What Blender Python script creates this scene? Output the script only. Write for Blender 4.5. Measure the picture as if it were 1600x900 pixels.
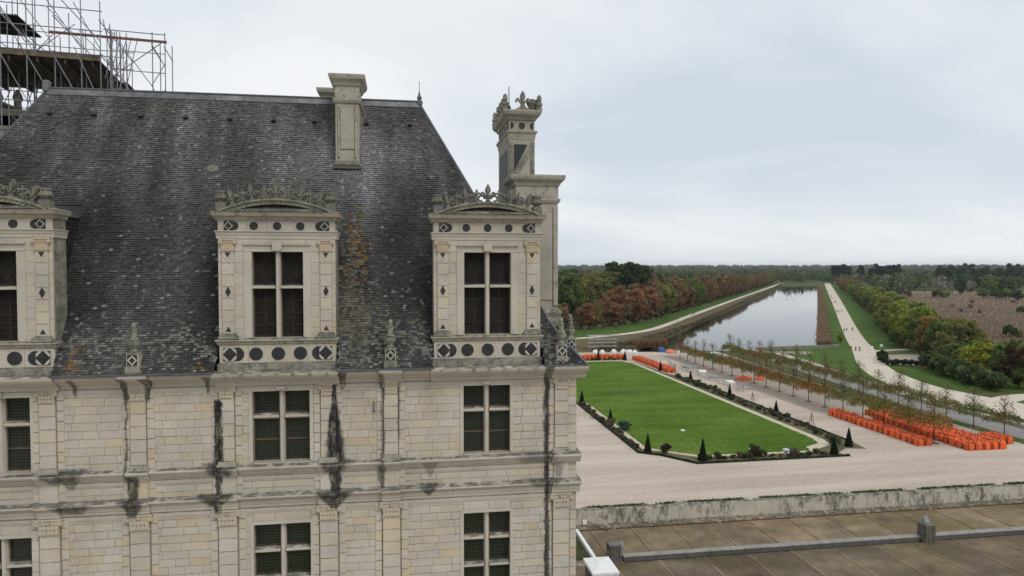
import bpy, bmesh, math, random
import numpy as np
from mathutils import Matrix, Vector
rad = math.radians
for o in list(bpy.data.objects): bpy.data.objects.remove(o)
scene = bpy.context.scene
COL = scene.collection
# ------------------------------------------------------------------ camera
# world: X runs along the chateau facade, Y away from the viewer, facade plane at Y = 22, terrace eye height 25 m
cd = bpy.data.cameras.new('camera'); cam = bpy.data.objects.new('camera', cd); COL.objects.link(cam)
cam.location = (0, 0, 25.0); cam.rotation_euler = (rad(90 - 1.72), 0, rad(-8.95))
cd.lens = 24.0; cd.sensor_width = 36.0; cd.clip_start = 0.1; cd.clip_end = 30000
scene.camera = cam
# ------------------------------------------------------------------ world
SUN_EL, SUN_AZ = 48, 150          # soft sun behind thick cloud, from behind and right
w = bpy.data.worlds.new('World'); scene.world = w; w.use_nodes = True
nt = w.node_tree; nt.nodes.clear()
def nd(nt, t, **k):
    n = nt.nodes.new(t)
    for a, b in k.items():
        if a.startswith('i_'): n.inputs[a[2:]].default_value = b
        else: setattr(n, a, b)
    return n
def lk(nt, a, b): nt.links.new(a, b)
out = nd(nt, 'ShaderNodeOutputWorld'); bg = nd(nt, 'ShaderNodeBackground'); bg.inputs['Strength'].default_value = 0.1
sky = nd(nt, 'ShaderNodeTexSky', sky_type='NISHITA', sun_disc=False, sun_elevation=rad(SUN_EL), sun_rotation=rad(SUN_AZ))
tc = nd(nt, 'ShaderNodeTexCoord'); sep = nd(nt, 'ShaderNodeSeparateXYZ'); lk(nt, tc.outputs['Generated'], sep.inputs[0])
zc = nd(nt, 'ShaderNodeMath', operation='MAXIMUM'); lk(nt, sep.outputs[2], zc.inputs[0]); zc.inputs[1].default_value = 0.0
za = nd(nt, 'ShaderNodeMath', operation='ADD'); lk(nt, zc.outputs[0], za.inputs[0]); za.inputs[1].default_value = 0.24
dx = nd(nt, 'ShaderNodeMath', operation='DIVIDE'); lk(nt, sep.outputs[0], dx.inputs[0]); lk(nt, za.outputs[0], dx.inputs[1])
dy = nd(nt, 'ShaderNodeMath', operation='DIVIDE'); lk(nt, sep.outputs[1], dy.inputs[0]); lk(nt, za.outputs[0], dy.inputs[1])
cmb = nd(nt, 'ShaderNodeCombineXYZ'); lk(nt, dx.outputs[0], cmb.inputs[0]); lk(nt, dy.outputs[0], cmb.inputs[1])
mp = nd(nt, 'ShaderNodeMapping'); lk(nt, cmb.outputs[0], mp.inputs[0]); mp.inputs['Scale'].default_value = (0.8, 1.15, 1); mp.inputs['Rotation'].default_value = (0, 0, 0.5); mp.inputs['Location'].default_value = (3.2, 1.7, 0)
n1 = nd(nt, 'ShaderNodeTexNoise', i_Scale=0.85, i_Detail=6.0, i_Roughness=0.5, i_Distortion=0.35); lk(nt, mp.outputs[0], n1.inputs['Vector'])
rp = nd(nt, 'ShaderNodeValToRGB'); lk(nt, n1.outputs[0], rp.inputs[0])
e = rp.color_ramp.elements
e[0].position = 0.34; e[0].color = (5.3, 5.85, 6.55, 1)
e[1].position = 0.66; e[1].color = (7.7, 7.8, 7.9, 1)
m_ = e.new(0.5); m_.color = (6.5, 6.85, 7.25, 1)
mx = nd(nt, 'ShaderNodeMix', data_type='RGBA'); mx.inputs[0].default_value = 0.95
lk(nt, sky.outputs[0], mx.inputs[6]); lk(nt, rp.outputs[0], mx.inputs[7]); lk(nt, mx.outputs[2], bg.inputs[0]); lk(nt, bg.outputs[0], out.inputs[0])
sd = bpy.data.lights.new('sun', 'SUN'); sd.energy = 1.25; sd.angle = rad(25); sd.color = (1.0, 0.97, 0.92)
sun = bpy.data.objects.new('sun', sd); COL.objects.link(sun); sun.location = (0, -40, 90)
_a, _e = rad(SUN_AZ), rad(SUN_EL)
sdir = Vector((math.sin(_a)*math.cos(_e), math.cos(_a)*math.cos(_e), math.sin(_e)))
sun.rotation_euler = sdir.to_track_quat('Z', 'Y').to_euler()
vs = scene.view_settings; vs.view_transform = 'Standard'; vs.look = 'None'; vs.exposure = 0.28; vs.gamma = 1.0; vs.use_curve_mapping = False
scene.render.engine = 'CYCLES'; scene.cycles.max_bounces = 5; scene.cycles.diffuse_bounces = 3; scene.cycles.transparent_max_bounces = 6
# ------------------------------------------------------------------ helpers
_f = 1066.67; _Y = rad(8.95); _P = rad(1.72)
_F = Vector((math.sin(_Y)*math.cos(_P), math.cos(_Y)*math.cos(_P), -math.sin(_P))); _R = Vector((math.cos(_Y), -math.sin(_Y), 0)); _U = _R.cross(_F)
def G(px, py, z=0.0):             # survey: where the sight line to a photo pixel meets the level z
    d = _F + _R*((px-800)/_f) + _U*((450-py)/_f); t = (z-25.0)/d.z
    return (d.x*t, d.y*t)
def seen(x, y, m=0.0):            # bearing from the terrace within the wedge that the photo covers
    a = math.degrees(math.atan2(x, y)) - 8.95
    return -37.5-m < a < 37.5+m
class MB:
    def __init__(s): s.v = []; s.f = []; s.c = []
    def add(s, vs, fs, col=(1, 1, 1)):
        n = len(s.v); s.v.extend(vs)
        for f in fs: s.f.append(tuple(i+n for i in f)); s.c.append(col)
        return s
    def box(s, x0, x1, y0, y1, z0, z1, col=(1, 1, 1)):
        return s.add([(x0,y0,z0),(x1,y0,z0),(x1,y1,z0),(x0,y1,z0),(x0,y0,z1),(x1,y0,z1),(x1,y1,z1),(x0,y1,z1)],
                     [(0,3,2,1),(4,5,6,7),(0,1,5,4),(1,2,6,5),(2,3,7,6),(3,0,4,7)], col)
    def block(s, x0, x1, y0, y1, z0, z1, ch=0.012, col=(1, 1, 1)):      # front (-y) arrises chamfered
        return s.add([(x0,y0+ch,z0),(x1,y0+ch,z0),(x1,y1,z0),(x0,y1,z0),(x0,y0+ch,z1),(x1,y0+ch,z1),(x1,y1,z1),(x0,y1,z1),
                      (x0+ch,y0,z0+ch),(x1-ch,y0,z0+ch),(x1-ch,y0,z1-ch),(x0+ch,y0,z1-ch)],
                     [(0,3,2,1),(4,5,6,7),(1,2,6,5),(3,0,4,7),(8,9,10,11),(0,1,9,8),(1,5,10,9),(5,4,11,10),(4,0,8,11)], col)
    def prism(s, poly, a0, a1, axis, col=(1, 1, 1)):
        n = len(poly)
        mk = {'x': lambda p, a: (a, p[0], p[1]), 'y': lambda p, a: (p[0], a, p[1]), 'z': lambda p, a: (p[0], p[1], a)}[axis]
        vs = [mk(p, a0) for p in poly] + [mk(p, a1) for p in poly]
        fs = [tuple(range(n))[::-1], tuple(range(n, 2*n))] + [(i, (i+1) % n, n+(i+1) % n, n+i) for i in range(n)]
        return s.add(vs, fs, col)
    def tube(s, p0, p1, r0, r1=None, n=6, col=(1, 1, 1)):
        r1 = r0 if r1 is None else r1
        p0 = Vector(p0); p1 = Vector(p1); d = (p1-p0).normalized()
        a = d.orthogonal().normalized(); b = d.cross(a)
        vs = []
        for p, r in ((p0, r0), (p1, r1)):
            for i in range(n):
                t = 2*math.pi*i/n; vs.append(tuple(p + a*(r*math.cos(t)) + b*(r*math.sin(t))))
        fs = [(i, (i+1) % n, n+(i+1) % n, n+i) for i in range(n)] + [tuple(range(n))[::-1], tuple(range(n, 2*n))]
        return s.add(vs, fs, col)
    def path(s, pts, r, n=5, col=(1, 1, 1)):
        for i in range(len(pts)-1):
            ra = r[i] if isinstance(r, (list, tuple)) else r; rb = r[i+1] if isinstance(r, (list, tuple)) else r
            s.tube(pts[i], pts[i+1], ra, rb, n, col)
        return s
    def lathe(s, prof, cx=0, cy=0, n=10, col=(1, 1, 1), rot=0.0):
        vs = [(cx+r*math.cos(rot+2*math.pi*i/n), cy+r*math.sin(rot+2*math.pi*i/n), z) for r, z in prof for i in range(n)]
        fs = [(k*n+i, k*n+(i+1) % n, (k+1)*n+(i+1) % n, (k+1)*n+i) for k in range(len(prof)-1) for i in range(n)]
        fs += [tuple(range(n))[::-1], tuple(range((len(prof)-1)*n, len(prof)*n))]
        return s.add(vs, fs, col)
    def mesh(s, name, mat, smooth=False):
        m = bpy.data.meshes.new(name); m.from_pydata(s.v, [], s.f)
        a = m.attributes.new('tint', 'FLOAT_COLOR', 'FACE')
        c = np.ones((len(s.f), 4), np.float32); c[:, :3] = np.array(s.c, np.float32).reshape(-1, 3); a.data.foreach_set('color', c.ravel())
        if mat: m.materials.append(mat)
        if smooth: m.polygons.foreach_set('use_smooth', [True]*len(m.polygons))
        m.update(); return m
    def build(s, name, mat, parent=None, smooth=False, loc=None):
        o = bpy.data.objects.new(name, s.mesh(name, mat, smooth)); COL.objects.link(o)
        if loc: o.location = loc
        attach(o, parent); return o
def attach(o, parent):
    if parent is None: return
    o.parent = parent
    if parent.get('_w'): o.matrix_parent_inverse = Matrix.Translation(-Vector(parent.location))
def np_mesh(name, verts, quads, tint, mat):
    m = bpy.data.meshes.new(name); nv = len(verts); nf = len(quads); k = quads.shape[1]
    m.vertices.add(nv); m.vertices.foreach_set('co', np.asarray(verts, np.float32).ravel())
    m.loops.add(nf*k); m.loops.foreach_set('vertex_index', quads.astype(np.int32).ravel())
    m.polygons.add(nf); m.polygons.foreach_set('loop_start', np.arange(0, nf*k, k, dtype=np.int32)); m.polygons.foreach_set('loop_total', np.full(nf, k, np.int32))
    m.update(calc_edges=True)
    a = m.attributes.new('tint', 'FLOAT_COLOR', 'FACE'); c = np.ones((nf, 4), np.float32); c[:, :3] = tint; a.data.foreach_set('color', c.ravel())
    if mat: m.materials.append(mat)
    return m
def link(name, mesh, parent=None, loc=None, rz=0.0, sc=None, color=None):
    o = bpy.data.objects.new(name, mesh); COL.objects.link(o)
    if loc is not None: o.location = loc
    if rz: o.rotation_euler = (0, 0, rz)
    if sc is not None: o.scale = sc if isinstance(sc, (tuple, list)) else (sc, sc, sc)
    if color: o.color = (*color, 1)
    attach(o, parent); return o
def tag(o, label, cat, group=None, kind=None):
    o['label'] = label
    if cat: o['category'] = cat
    if group: o['group'] = group
    if kind: o['kind'] = kind
    return o
def struct(o): o['kind'] = 'structure'; return o
def empty(name, loc, rz=0.0, world=False):
    o = bpy.data.objects.new(name, None); COL.objects.link(o); o.location = loc; o.rotation_euler = (0, 0, rz); o.empty_display_size = 0.5
    if world: o['_w'] = 1
    return o
def copy_tree(o, parent=None):
    c = o.copy(); COL.objects.link(c)
    if parent: c.parent = parent
    for ch in o.children: copy_tree(ch, c)
    return c
# ------------------------------------------------------------------ materials
def base_mat(name, rough=0.85, spec=0.3):
    m = bpy.data.materials.new(name); m.use_nodes = True; nt = m.node_tree
    b = nt.nodes['Principled BSDF']; b.inputs['Roughness'].default_value = rough; b.inputs['Specular IOR Level'].default_value = spec
    return m, nt, b
def tinted(nt, rgb_socket_or_color):
    at = nd(nt, 'ShaderNodeAttribute', attribute_name='tint'); oi = nd(nt, 'ShaderNodeObjectInfo')
    a = nd(nt, 'ShaderNodeMix', data_type='RGBA', blend_type='MULTIPLY'); a.inputs[0].default_value = 1
    lk(nt, at.outputs['Color'], a.inputs[6]); lk(nt, oi.outputs['Color'], a.inputs[7])
    b = nd(nt, 'ShaderNodeMix', data_type='RGBA', blend_type='MULTIPLY'); b.inputs[0].default_value = 1
    lk(nt, a.outputs[2], b.inputs[6])
    if isinstance(rgb_socket_or_color, tuple): b.inputs[7].default_value = (*rgb_socket_or_color, 1)
    else: lk(nt, rgb_socket_or_color, b.inputs[7])
    return b.outputs[2]
def noise(nt, scale, detail=5, rough=0.6, vec=None, out='Fac', stretch=None):
    n = nd(nt, 'ShaderNodeTexNoise', i_Scale=scale, i_Detail=float(detail), i_Roughness=rough)
    g = nd(nt, 'ShaderNodeNewGeometry')
    src = g.outputs['Position'] if vec is None else vec
    if stretch:
        mp = nd(nt, 'ShaderNodeMapping'); mp.inputs['Scale'].default_value = stretch; lk(nt, src, mp.inputs[0]); src = mp.outputs[0]
    lk(nt, src, n.inputs['Vector'])
    return n.outputs[out]
def ramp(nt, fac, stops):
    r = nd(nt, 'ShaderNodeValToRGB'); lk(nt, fac, r.inputs[0]); el = r.color_ramp.elements
    while len(el) < len(stops): el.new(0.5)
    for e, (p, c) in zip(el, stops): e.position = p; e.color = (*c, 1) if len(c) == 3 else c
    return r.outputs[0]
def mixc(nt, fac, a, b, mode='MIX'):
    m = nd(nt, 'ShaderNodeMix', data_type='RGBA', blend_type=mode)
    for s, i in ((fac, 0), (a, 6), (b, 7)):
        if isinstance(s, (int, float)): m.inputs[i].default_value = s
        elif isinstance(s, tuple): m.inputs[i].default_value = (*s, 1)
        else: lk(nt, s, m.inputs[i])
    return m.outputs[2]
def math2(nt, op, a, b=None, c=None):
    m = nd(nt, 'ShaderNodeMath', operation=op)
    for i, s in enumerate((a, b, c)):
        if s is None: continue
        if isinstance(s, (int, float)): m.inputs[i].default_value = s
        else: lk(nt, s, m.inputs[i])
    return m.outputs[0]
def bump(nt, b, h, strength=0.4, dist=0.02):
    n = nd(nt, 'ShaderNodeBump'); n.inputs['Strength'].default_value = strength; n.inputs['Distance'].default_value = dist
    lk(nt, h, n.inputs['Height']); lk(nt, n.outputs[0], b.inputs['Normal'])
def simple(name, col, rough=0.8, spec=0.3, nscale=6.0, var=0.25, bmp=0.0, metal=0.0):
    m, nt, b = base_mat(name, rough, spec)
    n = noise(nt, nscale)
    lo = tuple(c*(1-var) for c in col); hi = tuple(min(1, c*(1+var)) for c in col)
    lk(nt, tinted(nt, ramp(nt, n, [(0.3, lo), (0.7, hi)])), b.inputs['Base Color']); b.inputs['Metallic'].default_value = metal
    if bmp: bump(nt, b, n, bmp)
    return m
def smask(nt, x, lo, hi):
    r = nd(nt, 'ShaderNodeMapRange', interpolation_type='SMOOTHSTEP'); lk(nt, x, r.inputs[0]); r.inputs[1].default_value = lo; r.inputs[2].default_value = hi
    return r.outputs[0]
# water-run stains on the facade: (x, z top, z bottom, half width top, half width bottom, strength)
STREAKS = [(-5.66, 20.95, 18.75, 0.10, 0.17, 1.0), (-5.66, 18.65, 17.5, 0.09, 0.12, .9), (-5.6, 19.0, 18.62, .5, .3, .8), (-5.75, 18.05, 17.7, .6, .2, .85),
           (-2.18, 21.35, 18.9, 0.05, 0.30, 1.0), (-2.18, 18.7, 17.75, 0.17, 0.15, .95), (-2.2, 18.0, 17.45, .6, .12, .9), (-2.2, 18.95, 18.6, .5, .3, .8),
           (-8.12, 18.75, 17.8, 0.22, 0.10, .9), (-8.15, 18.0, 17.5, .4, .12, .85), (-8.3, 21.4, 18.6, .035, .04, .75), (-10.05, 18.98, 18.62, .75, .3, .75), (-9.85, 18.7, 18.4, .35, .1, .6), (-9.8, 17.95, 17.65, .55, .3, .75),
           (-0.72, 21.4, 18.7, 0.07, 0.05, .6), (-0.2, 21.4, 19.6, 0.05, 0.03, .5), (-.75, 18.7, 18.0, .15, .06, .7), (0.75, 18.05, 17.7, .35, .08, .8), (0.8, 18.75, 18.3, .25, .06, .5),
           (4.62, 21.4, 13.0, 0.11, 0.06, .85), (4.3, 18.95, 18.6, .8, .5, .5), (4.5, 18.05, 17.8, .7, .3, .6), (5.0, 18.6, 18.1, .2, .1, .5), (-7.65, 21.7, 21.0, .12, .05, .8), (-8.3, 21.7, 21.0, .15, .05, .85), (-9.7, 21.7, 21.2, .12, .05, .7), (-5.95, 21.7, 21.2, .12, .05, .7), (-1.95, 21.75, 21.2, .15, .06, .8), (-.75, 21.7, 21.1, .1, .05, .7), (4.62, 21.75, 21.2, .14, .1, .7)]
_o1 = ['first', 'second', 'third', 'fourth', 'fifth', 'sixth', 'seventh', 'eighth', 'ninth', 'tenth', 'eleventh', 'twelfth', 'thirteenth', 'fourteenth', 'fifteenth', 'sixteenth', 'seventeenth', 'eighteenth', 'nineteenth']
_o2 = ['twent', 'thirt', 'fort', 'fift', 'sixt', 'sevent', 'eight', 'ninet']
def ordinal(n): return _o1[n-1] if n < 20 else _o2[n//10-2]+('ieth' if n % 10 == 0 else 'y-'+_o1[n % 10-1])
def stone_mat(name, lichen=0.25, base=(0.46, 0.415, 0.33), streaks=True, dark=(0.075, 0.072, 0.062)):
    m, nt, b = base_mat(name, 0.9, 0.2)
    big = noise(nt, 0.9, 5); fine = noise(nt, 14, 6, 0.7); mid = noise(nt, 3.2, 6, 0.65)
    c = ramp(nt, big, [(0.25, tuple(x*0.82 for x in base)), (0.5, base), (0.75, tuple(min(1, x*1.12) for x in base))])
    c = tinted(nt, c)
    c = mixc(nt, math2(nt, 'MULTIPLY', smask(nt, fine, 0.35, 0.75), 0.35), c, mixc(nt, 1.0, c, (0.62, 0.60, 0.56), 'MULTIPLY'))
    lm = math2(nt, 'MULTIPLY', smask(nt, fine, 0.62-lichen*0.4, 0.78-lichen*0.3), smask(nt, mid, 0.62-lichen*0.35, 0.75-lichen*0.2))
    c = mixc(nt, lm, c, (0.13, 0.128, 0.11))
    # grime settles on faces that look up
    g = nd(nt, 'ShaderNodeNewGeometry'); sp = nd(nt, 'ShaderNodeSeparateXYZ'); lk(nt, g.outputs['Normal'], sp.inputs[0])
    up = math2(nt, 'MULTIPLY', smask(nt, sp.outputs[2], 0.35, 0.85), smask(nt, mid, 0.3, 0.6))
    c = mixc(nt, math2(nt, 'MULTIPLY', up, 0.9), c, (0.085, 0.082, 0.066))
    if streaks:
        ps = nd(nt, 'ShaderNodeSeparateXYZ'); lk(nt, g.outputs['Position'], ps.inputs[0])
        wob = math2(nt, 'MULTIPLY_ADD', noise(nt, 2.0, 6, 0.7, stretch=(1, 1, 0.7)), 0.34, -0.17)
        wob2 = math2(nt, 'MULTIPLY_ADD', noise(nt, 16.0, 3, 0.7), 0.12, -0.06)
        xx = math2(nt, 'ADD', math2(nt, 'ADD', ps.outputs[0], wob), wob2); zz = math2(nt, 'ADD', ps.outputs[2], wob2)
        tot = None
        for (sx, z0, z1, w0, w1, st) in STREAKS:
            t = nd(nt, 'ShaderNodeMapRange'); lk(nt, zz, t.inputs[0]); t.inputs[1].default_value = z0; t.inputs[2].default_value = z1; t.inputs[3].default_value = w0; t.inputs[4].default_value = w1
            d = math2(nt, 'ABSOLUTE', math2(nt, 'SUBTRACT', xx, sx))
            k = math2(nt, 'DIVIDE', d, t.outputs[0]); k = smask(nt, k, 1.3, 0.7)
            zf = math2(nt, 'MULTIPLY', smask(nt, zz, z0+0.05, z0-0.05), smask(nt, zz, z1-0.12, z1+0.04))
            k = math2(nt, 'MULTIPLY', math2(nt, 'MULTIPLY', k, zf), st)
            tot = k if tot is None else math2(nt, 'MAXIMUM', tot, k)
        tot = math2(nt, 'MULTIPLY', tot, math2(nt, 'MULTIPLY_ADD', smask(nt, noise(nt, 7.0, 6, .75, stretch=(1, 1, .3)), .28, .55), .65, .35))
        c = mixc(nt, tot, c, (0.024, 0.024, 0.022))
    lk(nt, c, b.inputs['Base Color'])
    bump(nt, b, fine, 0.35, 0.012)
    return m
M = {}
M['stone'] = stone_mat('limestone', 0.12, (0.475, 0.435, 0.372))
M['stone_old'] = stone_mat('weathered_limestone', 0.75, (0.30, 0.28, 0.225), False)
M['crest'] = stone_mat('blackened_limestone', 0.85, (0.21, 0.195, 0.155), False)
M['stone_mid'] = stone_mat('lichened_limestone', 0.5, (0.39, 0.36, 0.295), False)
M['stone_chim'] = stone_mat('chimney_limestone', 0.3, (0.39, 0.36, 0.295), False)
M['mortar'] = simple('mortar', (0.34, 0.30, 0.235), 0.95, 0.1)
M['slate_inlay'] = simple('slate_inlay', (0.028, 0.027, 0.03), 0.6, 0.35, 9, 0.35)
M['lead'] = simple('lead_sheet', (0.13, 0.135, 0.145), 0.6, 0.4, 3, 0.35)
M['wood_dark'] = simple('dark_oak', (0.028, 0.022, 0.017), 0.7, 0.25, 5, 0.4)
M['iron'] = simple('dark_iron', (0.03, 0.03, 0.032), 0.6, 0.4)
m, nt, b = base_mat('slate', 0.75, 0.25)
fn = noise(nt, 22, 5, 0.7); c = tinted(nt, ramp(nt, fn, [(0.3, (0.75,)*3), (0.7, (1.2,)*3)])); lk(nt, c, b.inputs['Base Color']); bump(nt, b, fn, 0.3, 0.01); M['slate'] = m
m, nt, b = base_mat('leaded_glass', 0.12, 0.5)
g = nd(nt, 'ShaderNodeTexCoord')
vo = nd(nt, 'ShaderNodeTexVoronoi', feature='DISTANCE_TO_EDGE', i_Scale=11.0, i_Randomness=0.12); lk(nt, g.outputs['Object'], vo.inputs['Vector'])
came = smask(nt, vo.outputs['Distance'], 0.03, 0.10)
vc = nd(nt, 'ShaderNodeTexVoronoi', i_Scale=11.0, i_Randomness=0.12); lk(nt, g.outputs['Object'], vc.inputs['Vector'])
pc = mixc(nt, 0.25, (0.013, 0.019, 0.012), vc.outputs['Color'], 'MULTIPLY')  # dim green reflection of the lawn put into the pane colour
lk(nt, mixc(nt, came, (0.034, 0.034, 0.028), pc), b.inputs['Base Color']); lk(nt, math2(nt, 'MULTIPLY_ADD', came, -0.45, 0.6), b.inputs['Roughness'])
bump(nt, b, vc.outputs['Distance'], 0.15, 0.02); M['glass'] = m
# ================================================================== the chateau pavilion
random.seed(7)
XR, XL, YF, YB = 5.62, -17.4, 22.0, 31.6
CAST = empty('castle_pavilion', ((XR+XL)/2, YF, 0), world=True)
tag(CAST, 'pale stone chateau pavilion with steep slate roof, dormers and chimneys', 'castle')
PIL = [-12.95, -10.44, -7.945, -5.41, -2.39, -0.445, 5.10]
UW = [(-12.62, -10.92), (-4.66, -2.95), (1.87, 3.40)]
WZ = (18.95, 21.17); LZ = (14.3, 17.0)
def stone_tint():
    r = random.random(); k = random.uniform(0.945, 1.055)
    if r < 0.07: return (1.03*k, 0.94*k, 0.80*k)
    if r < 0.35: return (1.02*k, 0.98*k, 0.91*k)
    return (k, k*0.99, k*random.uniform(0.95, 1.02))
# --- wall core with openings
core = MB()
def wall_front(mb, x0, x1, z0, z1, holes, y, depth):
    xs = sorted({x0, x1, *[h[0] for h in holes], *[h[1] for h in holes]}); zs = sorted({z0, z1, *[h[2] for h in holes], *[h[3] for h in holes]})
    for a, c in zip(xs, xs[1:]):
        for d, e_ in zip(zs, zs[1:]):
            mx_, mz_ = (a+c)/2, (d+e_)/2
            if any(h[0] < mx_ < h[1] and h[2] < mz_ < h[3] for h in holes): continue
            mb.add([(a, y, d), (c, y, d), (c, y, e_), (a, y, e_)], [(0, 1, 2, 3)])
    for h in holes:
        a, c, d, e_ = h; y2 = y+depth
        mb.add([(a,y,d),(a,y2,d),(a,y2,e_),(a,y,e_)], [(0,1,2,3)]); mb.add([(c,y,d),(c,y,e_),(c,y2,e_),(c,y2,d)], [(0,1,2,3)])
        mb.add([(a,y,d),(c,y,d),(c,y2,d),(a,y2,d)], [(0,1,2,3)]); mb.add([(a,y,e_),(a,y2,e_),(c,y2,e_),(c,y,e_)], [(0,1,2,3)])
holes = [(a, b_, *WZ) for a, b_ in UW] + [(a, b_, *LZ) for a, b_ in UW]
wall_front(core, XL, XR, 0, 21.7, holes, YF, 0.5)
core.add([(XR,YF,0),(XR,YB,0),(XR,YB,21.7),(XR,YF,21.7)], [(0,1,2,3)]); core.add([(XL,YF,0),(XL,YF,21.7),(XL,YB,21.7),(XL,YB,0)], [(0,1,2,3)])
core.add([(XL,YB,0),(XL,YB,21.7),(XR,YB,21.7),(XR,YB,0)], [(0,1,2,3)])
WALL = core.build('wall', M['mortar'], CAST)
inner = MB().box(XL+.3, XR-.3, YF+0.5, YF+0.7, 0.1, 21.6).build('inner_wall', simple('dark_interior', (0.012, 0.011, 0.01), 0.9, 0.1), CAST)
# --- ashlar
BL = []
def rows(x0, x1, z0, z1, h=0.245, lo=0.4, hi=0.78, y=YF, proud=0.02):
    n = max(1, round((z1-z0)/h)); hh = (z1-z0)/n; gap = 0.010
    for r in range(n):
        x = x0; first = True
        while x < x1-0.01:
            wd = random.uniform(lo, hi)
            if first: wd *= random.uniform(0.5, 1.0); first = False
            if x1-(x+wd) < 0.28: wd = x1-x
            BL.append((x+gap/2, min(x+wd, x1)-gap/2, y-proud-random.uniform(0, 0.004), z0+r*hh+gap/2, z0+(r+1)*hh-gap/2)); x += wd
ZT, ZB = 21.28, 18.86
for k in range(len(PIL)-1):
    a, c = PIL[k]+.23, PIL[k+1]-.23
    win = [w_ for w_ in UW if a < (w_[0]+w_[1])/2 < c]
    for (zt, zb, wz) in ((21.36, 18.86, WZ), (17.55, 13.4, LZ)):
        aa, cc = (a, c) if zt > 20 else (a+.07, c-.07)
        if win:
            w0, w1 = win[0]
            rows(aa, w0, zb, zt); rows(w1, cc, zb, zt)
            if zt-wz[1] > .08: rows(w0, w1, wz[1], zt, 0.4 if zt-wz[1] > .3 else .3, .7, 1.0)
            if wz[0]-zb > .08: rows(w0, w1, zb, wz[0], 0.3, .7, 1.0)
        else: rows(aa, cc, zb, zt)
    rows(a, c, 17.95, 18.58, .21, .5, .9)
rows(PIL[-1]+.23, XR-.002, 18.86, 21.36, .31, .3, .4); rows(PIL[-1]+.3, XR-.002, 13.4, 17.55, .31, .3, .4); rows(PIL[-1]+.23, XR-.002, 17.95, 18.58, .315, .3, .4)
def inview(b_): return b_[0] > -11.9 and b_[4] > 15.2
BL.sort(key=lambda b_: -(b_[1]-b_[0])*(b_[4]-b_[3])*(1 if inview(b_) else 0.001))
unit = MB().block(-.5, .5, 0, 1, -.5, .5, 0.015).mesh('stone_block', M['stone'])
for x0, x1, y, z0, z1 in BL[:300]:
    link('stone_block', unit, None, ((x0+x1)/2, y, (z0+z1)/2), 0, (x1-x0, 0.06, z1-z0), stone_tint()).parent = WALL
rest = MB()
for x0, x1, y, z0, z1 in BL[300:]: rest.block(x0, x1, y, y+.06, z0, z1, .008, stone_tint())
o = rest.build('stone_blocks', M['stone']); o.parent = WALL; o['kind'] = 'stuff'
# side wall courses (seen only at a slant)
sidew = MB(); z = 13.4
while z < 21.3:
    y = YF+.02
    while y < YB:
        l_ = random.uniform(.6, 1.1); sidew.box(XR-.02, XR+.02, y, min(y+l_-.012, YB), z+.006, z+.304, stone_tint()); y += l_
    z += .31
o = sidew.build('side_stones', M['stone']); o.parent = WALL; o['kind'] = 'stuff'
# --- mouldings: profiles as (outward, z)
def moulding(name, prof, x0, x1, breaks, fwd, mat):
    """breaks: list of (a,c) where the run steps forward by fwd"""
    cur = x0; segs = []
    for a, c in sorted(breaks):
        if a > cur: segs.append((cur, a, 0))
        segs.append((a, c, fwd)); cur = c
    if cur < x1: segs.append((cur, x1, 0))
    for a, c, f_ in segs:
        mb = MB(); poly = [(YF+.05, prof[0][1])]+[(YF-d-f_, z) for d, z in prof]+[(YF+.05, prof[-1][1])]
        n = max(1, round((c-a)/1.5)); st = (c-a)/n
        for i in range(n): mb.prism(poly, a+i*st+.003, a+(i+1)*st-.003, 'x', (random.uniform(.96, 1.03),)*3)
        mb.build(name, mat, CAST)
pb = [(p-.31, p+.31) for p in PIL[:-1]] + [(PIL[-1]-.33, XR+.12)]
DORM = [-11.95, -3.87, 2.66]
eave = [(.03, 21.36), (.07, 21.42), (.07, 21.48), (.16, 21.53), (.22, 21.60), (.36, 21.64), (.42, 21.72), (.44, 21.80), (.40, 21.83)]
eb = [(DORM[0]-1.85, DORM[0]+1.85), (DORM[1]-1.85, DORM[1]+1.85), (PIL[2]-.4, PIL[2]+.4), (PIL[5]-.36, PIL[5]+.36), (DORM[2]-1.85, DORM[2]+1.85), (PIL[-1]-.33, XR+.30)]
moulding('cornice', eave, XL, XR+.3, eb, .10, M['stone'])
up = [(.05, 18.56), (.07, 18.62), (.13, 18.66), (.13, 18.71), (.20, 18.75), (.24, 18.82), (.22, 18.86), (.05, 18.90)]
moulding('string_course', up, XL, XR+.12, pb, .09, M['stone'])
lo_ = [(.03, 17.55), (.06, 17.58), (.06, 17.66), (.09, 17.68), (.09, 17.78), (.18, 17.84), (.25, 17.90), (.25, 17.95), (.05, 18.01)]
moulding('string_course', lo_, XL, XR+.12, pb, .09, M['stone'])
# returns of the mouldings round the corner
for pr, e_ in ((eave, .3), (up, .12), (lo_, .12)):
    poly = [(XR-.1, pr[0][1])]+[(XR+d*.7, z) for d, z in pr]+[(XR-.1, pr[-1][1])]
    MB().prism(poly, YF+.051, YB, 'y').build('cornice_return', M['stone'], CAST)
# gutter brackets under the eave in front of dormers
for dc in DORM[1:]:
    for k in range(7):
        x = dc-1.5+k*.5; MB().box(x-.04, x+.04, YF-.57, YF-.53, 21.66, 21.79).build('gutter_bracket', M['stone_old'], CAST)
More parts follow.
